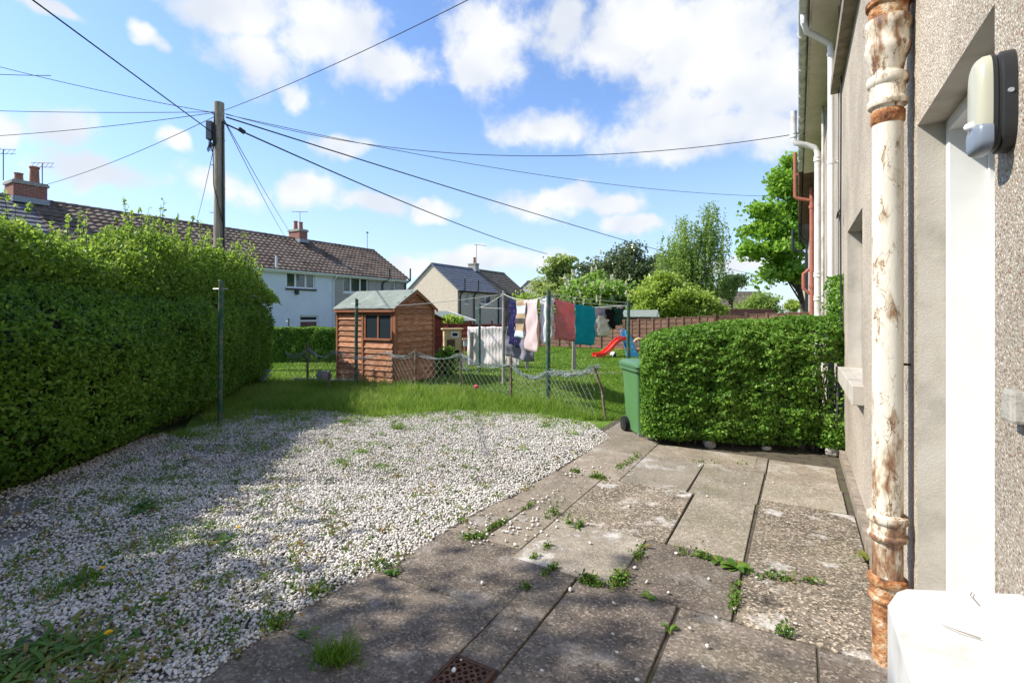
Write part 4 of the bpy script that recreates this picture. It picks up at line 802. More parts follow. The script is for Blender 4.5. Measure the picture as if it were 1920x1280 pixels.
k = inside(LAWN + [(2.2, 6.9), (4.4, 7.6), (11.5, 20), (6, 30), (-4, 34), (-16, 26), (-8, 12), (-5.6, 9)], x, y); x, y = x[k], y[k]; n = len(x)
fl_ = np.interp(x, [-4.4, -2.2, -1.9, -.97, -.02, .6, 1.33, 3], [10.6, 10.4, 9.6, 9.3, 8.6, 8.2, 7.1, 6.5]); rough = (y < fl_ + .15)
h = np.where(rough, rng.uniform(.05, .17, n) * (1 + .5 * bump(x, y, x, 1.5)), rng.uniform(.02, .055, n)); h *= np.clip((bump(x * .9, y * .9, y) + 1.4) / 1.4, .45, 1.3)
tone = np.clip(.45 + .38 * bump(x * .9, y * .9, x) + np.where(rough, .18, 0.) + rng.normal(0, .24, n), 0, 1)
tag(blades('grass', x, y, h, np.where(rough, .006, .009) * (y / 9), G_GRASS, 31, .95, rn=tone), 'green grass of the lawn and rough verge by the wire fence', 'grass', kind='stuff')
# white clover / daisy specks in the lawn
n = 900; y = 8.8 * (17 / 8.8) ** rng.random(n); x = rng.uniform(-.22, .18, n) * y; k = inside([(-2, 9.8), (.2, 8.9), (1.4, 7.3), (4, 17), (-2.5, 17)], x, y)
leafmesh('clover_flowers', np.stack([x[k], y[k], rng.uniform(.03, .07, k.sum())], -1), .022, G_FLOWER, None, .9, seed=33, asp=1)
tag(bpy.data.objects['clover_flowers'], 'tiny white flower heads scattered through the lawn', 'flowers', kind='stuff')
# gravel: angular chips, denser and finer with distance handled by size
ico = np.array([(0, 0, 1), (.894, 0, .447), (.276, .851, .447), (-.724, .526, .447), (-.724, -.526, .447), (.276, -.851, .447), (.724, .526, -.447), (-.276, .851, -.447), (-.894, 0, -.447), (-.276, -.851, -.447), (.724, -.526, -.447), (0, 0, -1)])
icf = np.array([(0, 1, 2), (0, 2, 3), (0, 3, 4), (0, 4, 5), (0, 5, 1), (1, 6, 2), (2, 7, 3), (3, 8, 4), (4, 9, 5), (5, 10, 1), (6, 7, 2), (7, 8, 3), (8, 9, 4), (9, 10, 5), (10, 6, 1), (11, 7, 6), (11, 8, 7), (11, 9, 8), (11, 10, 9), (11, 6, 10)])
octa = np.array([(1, 0, 0), (0, 1, 0), (-1, 0, 0), (0, -1, 0), (0, 0, 1), (0, 0, -1.)]); ocf = np.array([(0, 1, 4), (1, 2, 4), (2, 3, 4), (3, 0, 4), (1, 0, 5), (2, 1, 5), (3, 2, 5), (0, 3, 5)])
def chips(x, y, z, r, base, faces, seed):
    g = np.random.default_rng(seed); n = len(x); m_ = len(base); V = np.tile(base, (n, 1, 1)) * g.uniform(.72, 1.22, (n, m_, 1)); V *= np.stack([g.uniform(.8, 1.35, n), g.uniform(.7, 1.05, n), g.uniform(.45, .8, n)], -1)[:, None, :] * r[:, None, None]
    a = g.uniform(0, 2 * math.pi, n); t = g.normal(0, .45, n); ca, sa, ct, st = np.cos(a), np.sin(a), np.cos(t), np.sin(t)
    X = V[..., 0] * ct[:, None] + V[..., 2] * st[:, None]; Z = -V[..., 0] * st[:, None] + V[..., 2] * ct[:, None]; Y = V[..., 1]
    W = np.stack([X * ca[:, None] - Y * sa[:, None] + x[:, None], X * sa[:, None] + Y * ca[:, None] + y[:, None], Z + z[:, None]], -1)
    T = (np.arange(n)[:, None, None] * m_ + faces[None]).reshape(-1, 3); return W.reshape(-1, 3), T, np.repeat(np.clip(g.normal(.55, .25, n), 0, 1), m_)
def sample_gravel(n, y0, y1, seed):
    g = np.random.default_rng(seed); y = np.sqrt(g.uniform(y0 ** 2, y1 ** 2, n)); x = g.uniform(-1.08, .3, n) * y; k = inside(GRAVEL, x, y) & (x > -4.5); return x[k], y[k]
def bare(x, y):        # soil patches where gravel has thinned out
    return bump(x * .8 + 3, y * .8, x * .5, 1.3) + np.interp(x, [-4, -2.2, -1.2], [.75, .35, -.4]) + np.where(y > 7.3, .35, 0)
x, y = sample_gravel(70000, 1.3, 4.3, 41); g_ = rng.random(len(x)); k = g_ > np.clip(bare(x, y) - .35, 0, .9); x, y = x[k], y[k]
Va, Ta, Ra = chips(x, y, rng.uniform(.0, .020, len(x)), rng.uniform(.0055, .0125, len(x)), ico, icf, 42)
x, y = sample_gravel(140000, 4.2, 8.6, 43); g_ = rng.random(len(x)); k = g_ > np.clip(bare(x, y) - .35, 0, .9); x, y = x[k], y[k]
Vb, Tb, Rb = chips(x, y, rng.uniform(.0, .020, len(x)), rng.uniform(.007, .013, len(x)), octa, ocf, 44)
# stray chips kicked on to the paving
ns = 190; sx = []; sy = []
for k in range(ns):
    c_ = [(1000, 985), (960, 995), (905, 1010), (1080, 900), (1020, 940), (930, 985), (1180, 1090)][k % 6 if k < 150 else 6]; sp_ = 16 + 60 * hsh(k, 3) ** 2 if k < 150 else 330
    px, py = c_[0] + (hsh(k, 1) - .5) * 2 * sp_, max(850, c_[1] + (hsh(k, 2) - .5) * 1.3 * sp_); q = gp(px, py); sx.append(q[0]); sy.append(q[1])
sx, sy = np.array(sx), np.array(sy); Vc, Tc, Rc = chips(sx, sy, np.full(ns, .021), rng.uniform(.007, .014, ns), ico, icf, 45)
V = np.concatenate([Va, Vb, Vc]); T = np.concatenate([Ta, Tb + len(Va), Tc + len(Va) + len(Vb)])
tag(npmesh('gravel', V, T, M['gravel'], None, np.concatenate([Ra, Rb, Rc])), 'pale grey limestone chippings spread over the yard', 'gravel', kind='stuff')
# small weeds and grass tufts coming up through the gravel
X, Y_, H_, T_ = [], [], [], []; LP = []; LR = []
def tuft(px, py, n, rad, h, tone=.4, seed=0):
    q = gp(px, py); g = np.random.default_rng(int(abs(px) * 7 + py + seed)); X.append(q[0] + g.normal(0, rad, n)); Y_.append(q[1] + g.normal(0, rad * .7, n)); H_.append(g.uniform(.4, 1.1, n) * h); T_.append(np.clip(g.normal(tone, .2, n), 0, 1))
for px, py, n_, rd, h_ in [(470, 835, 260, .22, .05), (250, 940, 150, .12, .09), (540, 770, 200, .3, .06), (590, 780, 150, .2, .06), (430, 790, 160, .25, .08), (400, 815, 160, .25, .07), (565, 845, 60, .1, .05), (520, 790, 120, .2, .06), (745, 805, 110, .05, .12), (645, 793, 90, .09, .07), (675, 850, 90, .06, .09), (640, 870, 70, .06, .08), (720, 878, 80, .06, .06),
                           (570, 805, 120, .14, .05), (610, 830, 60, .08, .05), (870, 850, 50, .05, .05), (300, 915, 120, .16, .05), (350, 880, 120, .2, .05), (480, 880, 60, .1, .05), (500, 920, 50, .08, .05), (330, 1010, 200, .14, .07), (300, 1020, 130, .12, .06), (240, 1040, 120, .12, .06), (400, 990, 60, .06, .06), (980, 845, 50, .04, .06), (835, 848, 40, .05, .05), (760, 865, 40, .05, .05), (700, 835, 60, .06, .06), (1030, 805, 60, .1, .05), (930, 800, 60, .1, .05), (455, 905, 60, .12, .05),
                           (240, 905, 90, .12, .06), (560, 795, 80, .15, .06), (680, 800, 60, .1, .06), (790, 800, 60, .1, .05), (850, 800, 60, .1, .05), (630, 1240, 260, .045, .11), (110, 1110, 150, .09, .08), (160, 1090, 80, .06, .09)]: tuft(px, py, n_, rd, h_)
g = np.random.default_rng(54)
for k in range(150):
    px = g.uniform(330, 1130); py = np.interp(px, [330, 480, 600, 700, 850, 1000, 1110, 1150], [818, 775, 772, 784, 772, 778, 796, 824]) + abs(g.normal(0, 12)) - 3; tuft(px, py, int(g.integers(15, 60)), g.uniform(.04, .12), g.uniform(.04, .11), g.uniform(.25, .95), k)
for k in range(90):
    q = g.uniform(2.4, 8.5); tuft(960 + F * (g.uniform(-4.0, -2.6) / q), HOR + 1395 / q, int(g.integers(10, 60)), g.uniform(.03, .12), g.uniform(.03, .07), g.uniform(.2, .8), k)
g = np.random.default_rng(55)
for k in range(1100):
    py = 772 + 470 * g.random() ** 1.6; px = g.uniform(-20, 1120); q = gp(px, py)
    if not inside(GRAVEL, np.array([q[0]]), np.array([q[1]]))[0]: continue
    c = np.array([q[0], q[1], .022]); n_ = g.integers(5, 24); LP.append(c + g.normal(0, 1, (n_, 3)) * [.026, .026, .014]); LR.append(np.clip(g.normal(.25 + .75 * g.random(), .15, n_), 0, 1))
tag(blades('weeds', np.concatenate(X), np.concatenate(Y_), np.concatenate(H_), .0045, G_GRASS, 56, .9, rn=np.concatenate(T_), z0=.0), 'thin grass tufts growing up through the gravel', 'grass', kind='stuff')
leafmesh('seedlings', np.concatenate(LP), .026, G_WEED, None, .9, seed=57, rnd=np.concatenate(LR)); tag(bpy.data.objects['seedlings'], 'small seedlings and yellowing weeds dotted through the gravel', 'weeds', kind='stuff')
# moss and low weeds filling some paving joints
LP = []; LR = []
for (xa, ya), (xb, yb), n_, sp_, hz_ in [((1095, 1092), (1155, 1110), 420, .018, .022), ((1150, 1108), (1195, 1045), 520, .02, .025), ((1070, 885), (1130, 900), 420, .02, .02), ((1160, 882), (1200, 855), 300, .022, .025), ((905, 1010), (870, 1012), 260, .022, .02), ((915, 998), (1005, 945), 340, .012, .014), ((985, 1108), (1040, 1068), 230, .012, .018), ((1000, 1050), (1030, 1025), 120, .012, .012), ((1275, 1040), (1330, 1050), 200, .018, .022), ((1385, 1090), (1375, 1150), 200, .014, .016), ((1400, 1080), (1560, 1100), 260, .014, .016), ((1025, 975), (1050, 962), 150, .02, .03), ((740, 1075), (700, 1062), 160, .03, .03), ((500, 1185), (550, 1160), 220, .03, .03), ((1065, 985), (1090, 990), 130, .016, .03), ((590, 1120), (610, 1110), 160, .025, .03), ((1460, 1195), (1480, 1190), 110, .015, .025), ((1300, 868), (1400, 872), 60, .02, .02)]:
    n_ = int(n_ * .7); g = np.random.default_rng(xa + ya); f = np.clip(g.random(4)[g.integers(0, 4, n_)] + g.normal(0, .07, n_), 0, 1)[:, None]; a = np.array(gp(xa, ya)); b = np.array(gp(xb, yb)); q = a + (b - a) * f + g.normal(0, sp_, (n_, 2)); LP.append(np.concatenate([q, .012 + np.abs(g.normal(0, hz_, (n_, 1)))], 1)); LR.append(np.clip(g.normal(.4, .25, n_), 0, 1))
leafmesh('joint_weeds', np.concatenate(LP), .024, G_WEED, None, .9, seed=58, rnd=np.concatenate(LR)); tag(bpy.data.objects['joint_weeds'], 'low green weeds filling joints between the paving slabs', 'weeds', kind='stuff')
def rosette(label, px, py, nl, ll, wd=.3, up=.55, flower=None, seed=0, tone=.3, name='weed_plant', spread=0):
    q = gp(px, py); t = thing(name, label, 'weed', (q[0], q[1], .0)); g = random.Random(seed + px); V = []; Fc = []; rv = []
    for k in range(nl):
        a = 2 * math.pi * (k / nl + .3 * g.random()); e = up * g.uniform(.3, 1.3); l = ll * g.uniform(.6, 1.2); o = len(V); d = Vector((math.cos(a), math.sin(a), 0)); s = Vector((-math.sin(a), math.cos(a), 0)); tn = min(1, max(0, g.gauss(tone, .25))); ofs = Vector((g.gauss(0, spread), g.gauss(0, spread), 0))
        for i in range(5):
            f = i / 4; c = ofs + d * l * f + Vector((0, 0, .01 + l * (e * f - .75 * e * f * f))); w_ = l * wd * math.sin(math.pi * (.12 + .8 * f)) * .6
            V += [tuple(c - s * w_ + Vector((0, 0, w_ * .3))), tuple(c), tuple(c + s * w_ + Vector((0, 0, w_ * .3)))]; rv += [tn] * 3
        for i in range(4):
            for j in range(2): b = o + i * 3 + j; Fc.append((b, b + 1, b + 4, b + 3))
    lr = npmesh('leaf_rosette', np.array(V), np.array(Fc), G_WEED, t, np.array(rv)); lr['kind'] = 'stuff'
    for (dx, dy, h_) in flower or ():
        MB().tube([(0, 0, 0), (dx * .6, dy * .6, h_ * .6), (dx, dy, h_)], .0025, 5).build('flower_stalk', G_WEED, t)
        mb = MB()
        for k in range(18):
            a = 2 * math.pi * k / 18; rr = .019 * (1 if k % 2 else .75); z = h_ + (.004 if k % 2 else .009); c, s = math.cos(a), math.sin(a); c2, s2 = math.cos(a + .28), math.sin(a + .28); c3, s3 = math.cos(a - .28), math.sin(a - .28)
            mb.quad((dx, dy, h_ + .002), (dx + rr * .7 * c3, dy + rr * .7 * s3, z), (dx + rr * c, dy + rr * s, z + .001), (dx + rr * .7 * c2, dy + rr * .7 * s2, z))
        mb.build('flower_head', M['yellow'], t)
    return t
rosette('broad-leaved weed in the paving joint at the middle of the patio', 1380, 1068, 12, .085, .42, .7, seed=1)
rosette('leafy weed left of the broad-leaved one in the same paving joint', 1345, 1055, 9, .065, .4, .8, seed=2)
rosette('pale weed where four slabs meet near the exposed-aggregate slab', 1207, 1030, 7, .05, .35, 1.2, seed=3, tone=.6)
rosette('small weed at the lower edge of the dark middle slab', 1217, 1125, 8, .055, .42, .8, seed=4)
rosette('small upright weed in the open joint near the bottom of the patio', 1256, 1185, 6, .05, .35, 1.4, seed=5)
rosette('weed sprouting at the corner of the gravel and the dark slabs', 738, 1078, 7, .06, .35, 1.1, seed=6)
rosette('weed in the joint above the grass tuft at the lower left slabs', 575, 1195, 7, .055, .35, 1.1, seed=7)
rosette('toothed weed on the exposed-aggregate slab edge', 1080, 992, 9, .06, .22, 1.0, seed=8)
rosette('yellow-green vine-like leaf at the foot of the rusty pipe', 1625, 1055, 4, .07, .5, 1.5, seed=9, tone=.6)
rosette('dandelion with one yellow flower in the shaded gravel', 420, 1018, 10, .09, .28, .8, [(.04, .10, .06)], 10)
rosette('dandelion with a yellow flower at the left of the gravel', 165, 1092, 34, .085, .18, 1.0, [(.08, .0, .08)], 11, spread=.06)
rosette('large dandelion clump with a yellow flower in the bottom left corner', 110, 1235, 150, .095, .15, 1.0, [(.20, .02, .10)], 12, .45, spread=.11)
rosette('leafy weed right of the corner dandelion clump', 200, 1268, 90, .085, .15, 1.0, None, 13, .7, spread=.07)
rosette('weed clump cut by the left edge of the photo', 20, 1262, 110, .10, .18, 1.0, None, 14, .35, spread=.10)
rosette('broad dock weed in the gravel beneath the hedge', 262, 958, 26, .10, .26, 1.0, None, 15, .2, spread=.06)
rosette('dandelion with a tiny yellow flower near the hedge foot', 345, 868, 8, .08, .3, .9, [(.02, .0, .07)], 16)
rosette('single dock leaf cluster at the base of the left hedge', 292, 815, 6, .12, .5, 1.2, None, 17, .2)

# ------------------------------------------------------------------ drain grate
q = [sn(1.60, 1.11), sn(1.92, 1.11), sn(1.92, 1.28), sn(1.60, 1.28)]
dg = thing('drain_grate', 'rusty brown iron drain grate with round holes at the bottom of the patio', 'drain grate', sn(1.59, 1.195, .004), TH)
mb = MB(); nx, ny = 8, 5; gx, gy = .30, .17
for i in range(nx):
    for j in range(ny):
        cx, cy = -gx / 2 + gx * (i + .5) / nx, -gy / 2 + gy * (j + .5) / ny; hx, hy = gx / nx / 2, gy / ny / 2; r = .0115; o = len(mb.v); n = 8
        for k in range(n):
            a = 2 * math.pi * (k + .5) / n; mb.v.append((cx + r * math.cos(a), cy + r * math.sin(a), .01))
        for k in range(n):
            a = 2 * math.pi * (k + .5) / n; ex = max(-hx, min(hx, 1.6 * hx * math.cos(a))); ey = max(-hy, min(hy, 1.6 * hy * math.sin(a))); mb.v.append((cx + ex, cy + ey, .01))
        for k in range(n): mb.v.append((cx + r * math.cos(2 * math.pi * (k + .5) / n), cy + r * math.sin(2 * math.pi * (k + .5) / n), -.015))
        for k in range(n):
            k2 = (k + 1) % n; mb.f.append((o + k, o + n + k, o + n + k2, o + k2)); mb.f.append((o + k, o + k2, o + 2 * n + k2, o + 2 * n + k))
mb.build('grid', M['iron'], dg)
MB().box(-.17, .17, -.105, -.088, -.03, .012).box(-.17, .17, .088, .105, -.03, .012).box(-.17, -.152, -.086, .086, -.03, .012).box(.152, .17, -.086, .086, -.03, .012).build('rim', M['iron'], dg)
MB().box(-.15, .15, -.085, .085, -.028, -.022).build('sump', M['rubber'], dg)

# ------------------------------------------------------------------ wheelie bin
bx = gp(1214, 812); wb = thing('wheelie_bin', 'green wheelie bin standing at the left end of the bright hedge', 'wheelie bin', (bx[0], bx[1], 0), R(8)); wb.scale = (.95, .95, .95)
def rr_(w_, d_, r, n=4):
    p = []
    for cx, cy, a0 in ((w_ - r, d_ - r, 0), (-w_ + r, d_ - r, 90), (-w_ + r, -d_ + r, 180), (w_ - r, -d_ + r, 270)):
        for k in range(n + 1): a = R(a0 + 90 * k / n); p.append((cx + r * math.cos(a), cy + r * math.sin(a)))
    return p
def loft(secs, r, y_off=None):
    mb = MB(); n = None
    for i, (w_, d_, z, oy) in enumerate(secs):
        p = rr_(w_, d_, r); n = len(p); mb.v += [(a, b + oy, z) for a, b in p]
    for i in range(len(secs) - 1):
        for k in range(n): mb.f.append((i * n + k, i * n + (k + 1) % n, (i + 1) * n + (k + 1) % n, (i + 1) * n + k))
    mb.f.append(tuple(range(n))[::-1]); mb.f.append(tuple((len(secs) - 1) * n + k for k in range(n))); return mb
bd = loft([(.205, .20, .04, 0), (.225, .23, .25, 0), (.245, .265, .70, 0), (.255, .28, .84, 0)], .04).build('body', M['bin'], wb, True)
loft([(.258, .283, .835, 0), (.285, .315, .845, 0), (.285, .315, .885, 0), (.262, .29, .89, 0)], .05).build('rim', M['bin_dark'], wb, True)
ld = loft([(.292, .335, .893, 0), (.296, .34, .905, 0), (.29, .33, .935, .0), (.25, .28, .962, .02), (.22, .24, .968, .03)], .07).build('lid', M['bin_dark'], wb, True)
MB().tube([(-.2, .34, .93), (-.2, .39, .94), (.2, .39, .94), (.2, .34, .93)], .016, 8).build('handle', M['bin_dark'], wb, True)
MB().box(-.13, .13, -.262, -.232, .14, .15).box(-.14, -.13, -.268, -.235, .14, .45).box(.13, .14, -.275, -.235, .14, .45).box(-.14, .14, -.278, -.24, .45, .46).build('panel_outline', M['bin_dark'], wb)
MB().box(-.22, .22, -.222, -.205, .02, .055).build('base_bar', M['galv'], wb)
for sx_ in (-1, 1):
    wl = MB().tube([(sx_ * .225, .17, .10), (sx_ * .275, .17, .10)], .10, 20).build('wheel', M['rubber'], wb, True)
    MB().tube([(sx_ * .276, .17, .10), (sx_ * .280, .17, .10)], .05, 14).build('hub', M['black'], wl)

# ------------------------------------------------------------------ shed
SC = (-2.47, 10.49); sh = thing('garden_shed', 'small brown overlap timber shed with two-pane window and green felt roof', 'shed', (SC[0], SC[1], 0), TH)
W_, D_, EVE, APX = 1.75, 1.24, 1.64, 2.0
bh = .122
def board_mesh(l, k):
    me_ = MB().add([(0, 0, 0), (l, 0, 0), (l, 0, bh + .012), (0, 0, bh + .012), (0, -.034, 0), (l, -.034, 0), (l, -.006, bh + .012), (0, -.006, bh + .012)], [(0, 1, 2, 3), (4, 7, 6, 5), (0, 4, 5, 1), (3, 2, 6, 7), (0, 3, 7, 4), (1, 5, 6, 2)]); me = bpy.data.meshes.new('board'); me.from_pydata(me_.v, [], me_.f); me.materials.append(M['shed']); return me
def put_board(me, loc, rz, par, sag=0):
    o = bpy.data.objects.new('board', me); C.objects.link(o); o.parent = par; o.location = loc; o.rotation_euler = (0, sag, rz); return o
inner = MB().box(.012, D_ - .012, .012, W_ - .012, 0, EVE - .01).prism([(.03, .014, EVE - .02), (D_ - .03, .014, EVE - .02), (D_ / 2, .014, APX - .06)], (0, W_ - .03, 0)).build('carcass', M['timber'], sh)
fside = thing('x', None, None); bpy.data.objects.remove(fside)
mg = board_mesh(D_, 0); m1_, m2_ = board_mesh(.90, 1), board_mesh(W_ - .95, 2)
nb_ = int(EVE / bh)
for i in range(nb_):
    z = .03 + i * bh
    put_board(mg, (0, -.002, z), 0, sh, (hsh(i) - .5) * .004)                                   # gable side (faces -y)
    put_board(m2_, (-.002, W_, z), R(-90), sh, (hsh(i, 2) - .5) * .006)
    if z + bh < .96 or z > 1.50: put_board(m1_, (-.002, .92, z), R(-90), sh, (hsh(i, 5) - .5) * .004)
for i in range(3):                                                                               # boards in the gable triangle
    z = .03 + (nb_ + i) * bh; f = min(1, max(.0, (APX - z - bh * .55) / (APX - EVE))); l = D_ * f
    if l > .12: put_board(board_mesh(l, 9), ((D_ - l) / 2, -.002, z), 0, sh)
for nm, (x0, x1, y0, y1, z0, z1) in {'corner_trim': (-.045, .025, -.045, .03, 0, EVE), 'batten': (-.046, -.004, .90, .95, 0, EVE - .02), 'far_corner_trim': (-.045, .02, W_ - .03, W_ + .02, 0, EVE), 'rear_corner_trim': (D_ - .03, D_ + .02, -.045, .02, 0, EVE)}.items():
    MB().box(x0, x1, y0, y1, z0, z1).build('corner_trim' if 'corner' in nm else nm, M['shed_trim'], sh)
wz0, wz1 = .97, 1.47
wf = MB().box(-.036, -.003, .05, .89, wz0 - .05, wz0).box(-.036, -.003, .05, .89, wz1, wz1 + .06).box(-.034, -.003, .05, .10, wz0, wz1).box(-.034, -.003, .84, .89, wz0, wz1).box(-.034, -.003, .45, .49, wz0, wz1).box(-.055, -.036, .04, .90, wz0 - .045, wz0 - .02).build('window', M['shed_trim'], sh)
for y0, y1 in ((.10, .45), (.49, .84)): MB().box(-.018, -.012, y0, y1, wz0, wz1).build('pane', M['glass'], wf)
slp = (APX - EVE) / (D_ / 2)
for sgn in (0, 1):
    x0, x1 = (-.10, D_ / 2) if sgn == 0 else (D_ + .10, D_ / 2); z0 = EVE + .03 - .10 * slp; z1 = APX + .03; mb = MB()
    n = 10; g = random.Random(5)
    for i in range(n + 1):
        y_ = -.07 + (W_ + .14) * i / n
        for j in range(4):
            f = j / 3; mb.v.append((x0 + (x1 - x0) * f, y_, z0 + (z1 - z0) * f + (g.uniform(-.006, .006) if 0 < j < 3 else (-.012 * g.random() if j == 0 else 0))))
    for i in range(n):
        for j in range(3): k = i * 4 + j; mb.f.append((k, k + 4, k + 5, k + 1) if sgn else (k, k + 1, k + 5, k + 4))
    o = mb.build('roof_felt', M['felt'], sh); md = o.modifiers.new('s', 'SOLIDIFY'); md.thickness = .018; md.offset = 0
MB().prism([(-.11, -.075, EVE - .07 - .10 * slp + .03), (D_ / 2, -.075, APX - .055), (D_ / 2, -.075, APX + .012), (-.11, -.075, EVE + .02 - .10 * slp)], (0, .02, 0)).build('barge_board', M['shed_trim'], sh)
MB().prism([(D_ + .11, -.0745, EVE - .07 - .10 * slp + .03), (D_ / 2 + .001, -.0745, APX - .055), (D_ / 2 + .001, -.0745, APX + .012), (D_ + .11, -.0745, EVE + .02 - .10 * slp)], (0, .02, 0)).build('barge_board', M['shed_trim'], sh)
MB().box(-.095, -.075, -.06, W_ + .06, EVE - .06 - .08 * slp, EVE - .0 - .10 * slp).build('eaves_board', M['shed_trim'], sh)
# second, dark red shed behind it
r2 = at(812, 600, 15.5); rs = thing('red_shed', 'dark red shed peeping out behind the right side of the brown shed', 'shed', (r2.x - .6, 15.2, 0), TH)
mr_ = board_mesh(1.5, 3); mr_.materials[0] = M['redfence']
MB().box(.02, 1.48, .02, 1.2, 0, 1.30).prism([(.02, .03, 1.30), (1.48, .03, 1.30), (.4, .03, 1.66)], (0, 1.1, 0)).build('carcass', M['redfence'], rs)
for i in range(10): put_board(mr_, (0, -.002, .03 + i * bh), 0, rs)
MB().prism([(.3, -.06, 1.68), (1.6, -.06, 1.27), (1.6, -.06, 1.32), (.3, -.06, 1.73)], (0, 1.3, 0)).build('roof', M['fascia_brown'], rs)

# ------------------------------------------------------------------ timber fences
def lap_fence(name, label, p0, p1, tops, npan, mat, nb=7, post_up=.0, z0=.02, pm_=None):
    p0, p1 = Vector((*p0, 0)), Vector((*p1, 0)); d = p1 - p0; ln = d.length; t = thing(name, label, 'fence', p0, math.atan2(d.y, d.x)); w_ = ln / npan
    for i in range(npan):
        tp = tops[0] + (tops[1] - tops[0]) * (i + .5) / npan; h = (tp - z0) / nb
        me = MB().add([(0, 0, 0), (w_ - .06, 0, 0), (w_ - .06, 0, h + .015), (0, 0, h + .015), (0, -.022, 0), (w_ - .06, -.022, .004), (w_ - .06, -.006, h + .015), (0, -.006, h + .011)], [(0, 1, 2, 3), (4, 7, 6, 5), (0, 4, 5, 1), (3, 2, 6, 7), (0, 3, 7, 4), (1, 5, 6, 2)])
        fr_ = MB().box(i * w_ + .025, i * w_ + w_ - .025, -.028, .02, tp, tp + .03).box(i * w_ + .025, i * w_ + .06, .003, .025, z0, tp).box(i * w_ + w_ * .5 - .02, i * w_ + w_ * .5 + .02, -.035, -.0235, z0, tp).build('fence_panel', mat, t)
        m_ = bpy.data.meshes.new('board'); m_.from_pydata(me.v, [], me.f); m_.materials.append(mat)
        for j in range(nb):
            o = bpy.data.objects.new('board', m_); C.objects.link(o); o.parent = fr_; o.location = (i * w_ + .03, 0, z0 + j * h); o.rotation_euler = (0, (hsh(i, j) - .5) * .006, 0)
        MB().box(i * w_ - .04, i * w_ + .022, -.05, .05, 0, tp + .05 + post_up).build('post', pm_ or mat, t)
    MB().box(ln - .04, ln + .03, -.05, .05, 0, tops[1] + .05 + post_up).build('post', pm_ or mat, t); return t
FA, FB = Vector((4.92, 20.8, 0)), Vector((10.55, 17.55, 0)); fd = (FB - FA).normalized()
G0, G1 = FA + fd * 3.35, FA + fd * 4.45
lap_fence('timber_fence', 'brown overlap timber fence behind the slide and bright hedge, left of the gate', (FA.x - fd.x * .2, FA.y - fd.y * .2), (G0.x, G0.y), (1.20, 1.40), 6, M['fence'], 7)
lap_fence('timber_fence', 'short brown timber fence run between the gate and the drainpipes', (G1.x, G1.y), (FB.x, FB.y), (1.44, 1.54), 3, M['fence'], 8)
lap_fence('timber_fence', 'brown overlap fence seen between and below the hanging towels', (FA.x - fd.x * 6.2, FA.y - fd.y * 6.2), (FA.x - fd.x * .25, FA.y - fd.y * .25), (1.10, 1.19), 6, M['fence'], 7)
gt = thing('garden_gate', 'dark brown timber gate with diagonal brace in the brown fence', 'gate', (G0.x, G0.y, 0), math.atan2(fd.y, fd.x))
for k in range(9):
    x = .06 + k * .11; zt = 1.38 + .08 * math.sin(math.pi * (k + .5) / 9); MB().box(x, x + .10, .0, .02, .08, zt).build('board', M['fascia_brown'], gt)
MB().box(.05, 1.05, -.03, -.002, 1.22, 1.30).box(.05, 1.05, -.03, -.002, .3, .38).prism([(.08, -.028, .38), (.18, -.028, .38), (1.02, -.028, 1.22), (.92, -.028, 1.22)], (0, .024, 0)).build('brace', M['fascia_brown'], gt)
MB().box(-.03, .05, -.06, .06, 0, 1.52).build('gate_post', M['fascia_brown'], gt); MB().box(1.05, 1.14, -.06, .06, 0, 1.56).build('gate_post', M['fascia_brown'], gt)
rf0, rf1 = at(800, 607, 20), at(965, 610, 19.5)
lap_fence('red_fence', 'dark red stained fence with post caps behind the shed and quilt', (rf0.x, rf0.y), (rf1.x, rf1.y), (1.09, 1.04), 4, M['redfence'], 5, .12)
fs = thing('felt_roof_shed', 'shed with grey felt roof showing above the brown fence', 'shed', (at(1163, 600, 25).x, 25.0, 0), R(-12))
MB().box(0, 1.75, .1, 1.9, 0, 1.35).prism([(1.75, .1, 1.35), (1.75, 1.9, 1.35), (1.75, 1.0, 1.62)], (-1.75, 0, 0)).build('wall', M['fascia_brown'], fs)
MB().prism([(-.1, 0, 1.32), (-.1, 1.0, 1.66), (-.1, 1.0, 1.70), (-.1, 0, 1.36)], (2.0, 0, 0)).prism([(-.1, 2.0, 1.32), (-.1, 1.0, 1.661), (-.1, 1.0, 1.701), (-.1, 2.0, 1.36)], (2.0, 0, 0)).build('roof', M['felt'], fs)

# ------------------------------------------------------------------ wire fence
wf_ = thing('wire_fence', 'sagging chain-link wire fence on rusty stakes between gravel and lawn', 'fence', (0, 0, 0))
fp = [(-5.0, 10.95, .62), (-4.45, 10.85, .74), (-3.7, 10.35, .70), (-2.62, 10.25, .72), (-1.89, 9.7, .76), (-.97, 9.4, .73), (-.02, 8.66, .60), (.6, 8.22, .50), (1.25, 7.15, .72)]
for i, (px, py, hb) in enumerate([(577, 717, .85), (617, 727, .32), (729, 719, .80), (779, 732, .80), (864, 736, .80), (958, 749, .80)]):
    q = gp(px, py); MB().tube([(q[0], q[1], 0), (q[0] + .02 * (hsh(i) - .5), q[1], hb)], .024, 6).build('stake', M['postrust'], wf_)
q = gp(1135, 786); MB().tube([(q[0], q[1], 0), (q[0] - .03, q[1] + .1, .4), (at(1113, 686, 7.2).x, 7.2, .74)], .02, 6).build('stake', M['postrust'], wf_)
fpa = np.array(fp); fa_ = np.r_[0, np.cumsum(np.hypot(*np.diff(fpa[:, :2], axis=0).T))]; FLn = fa_[-1]
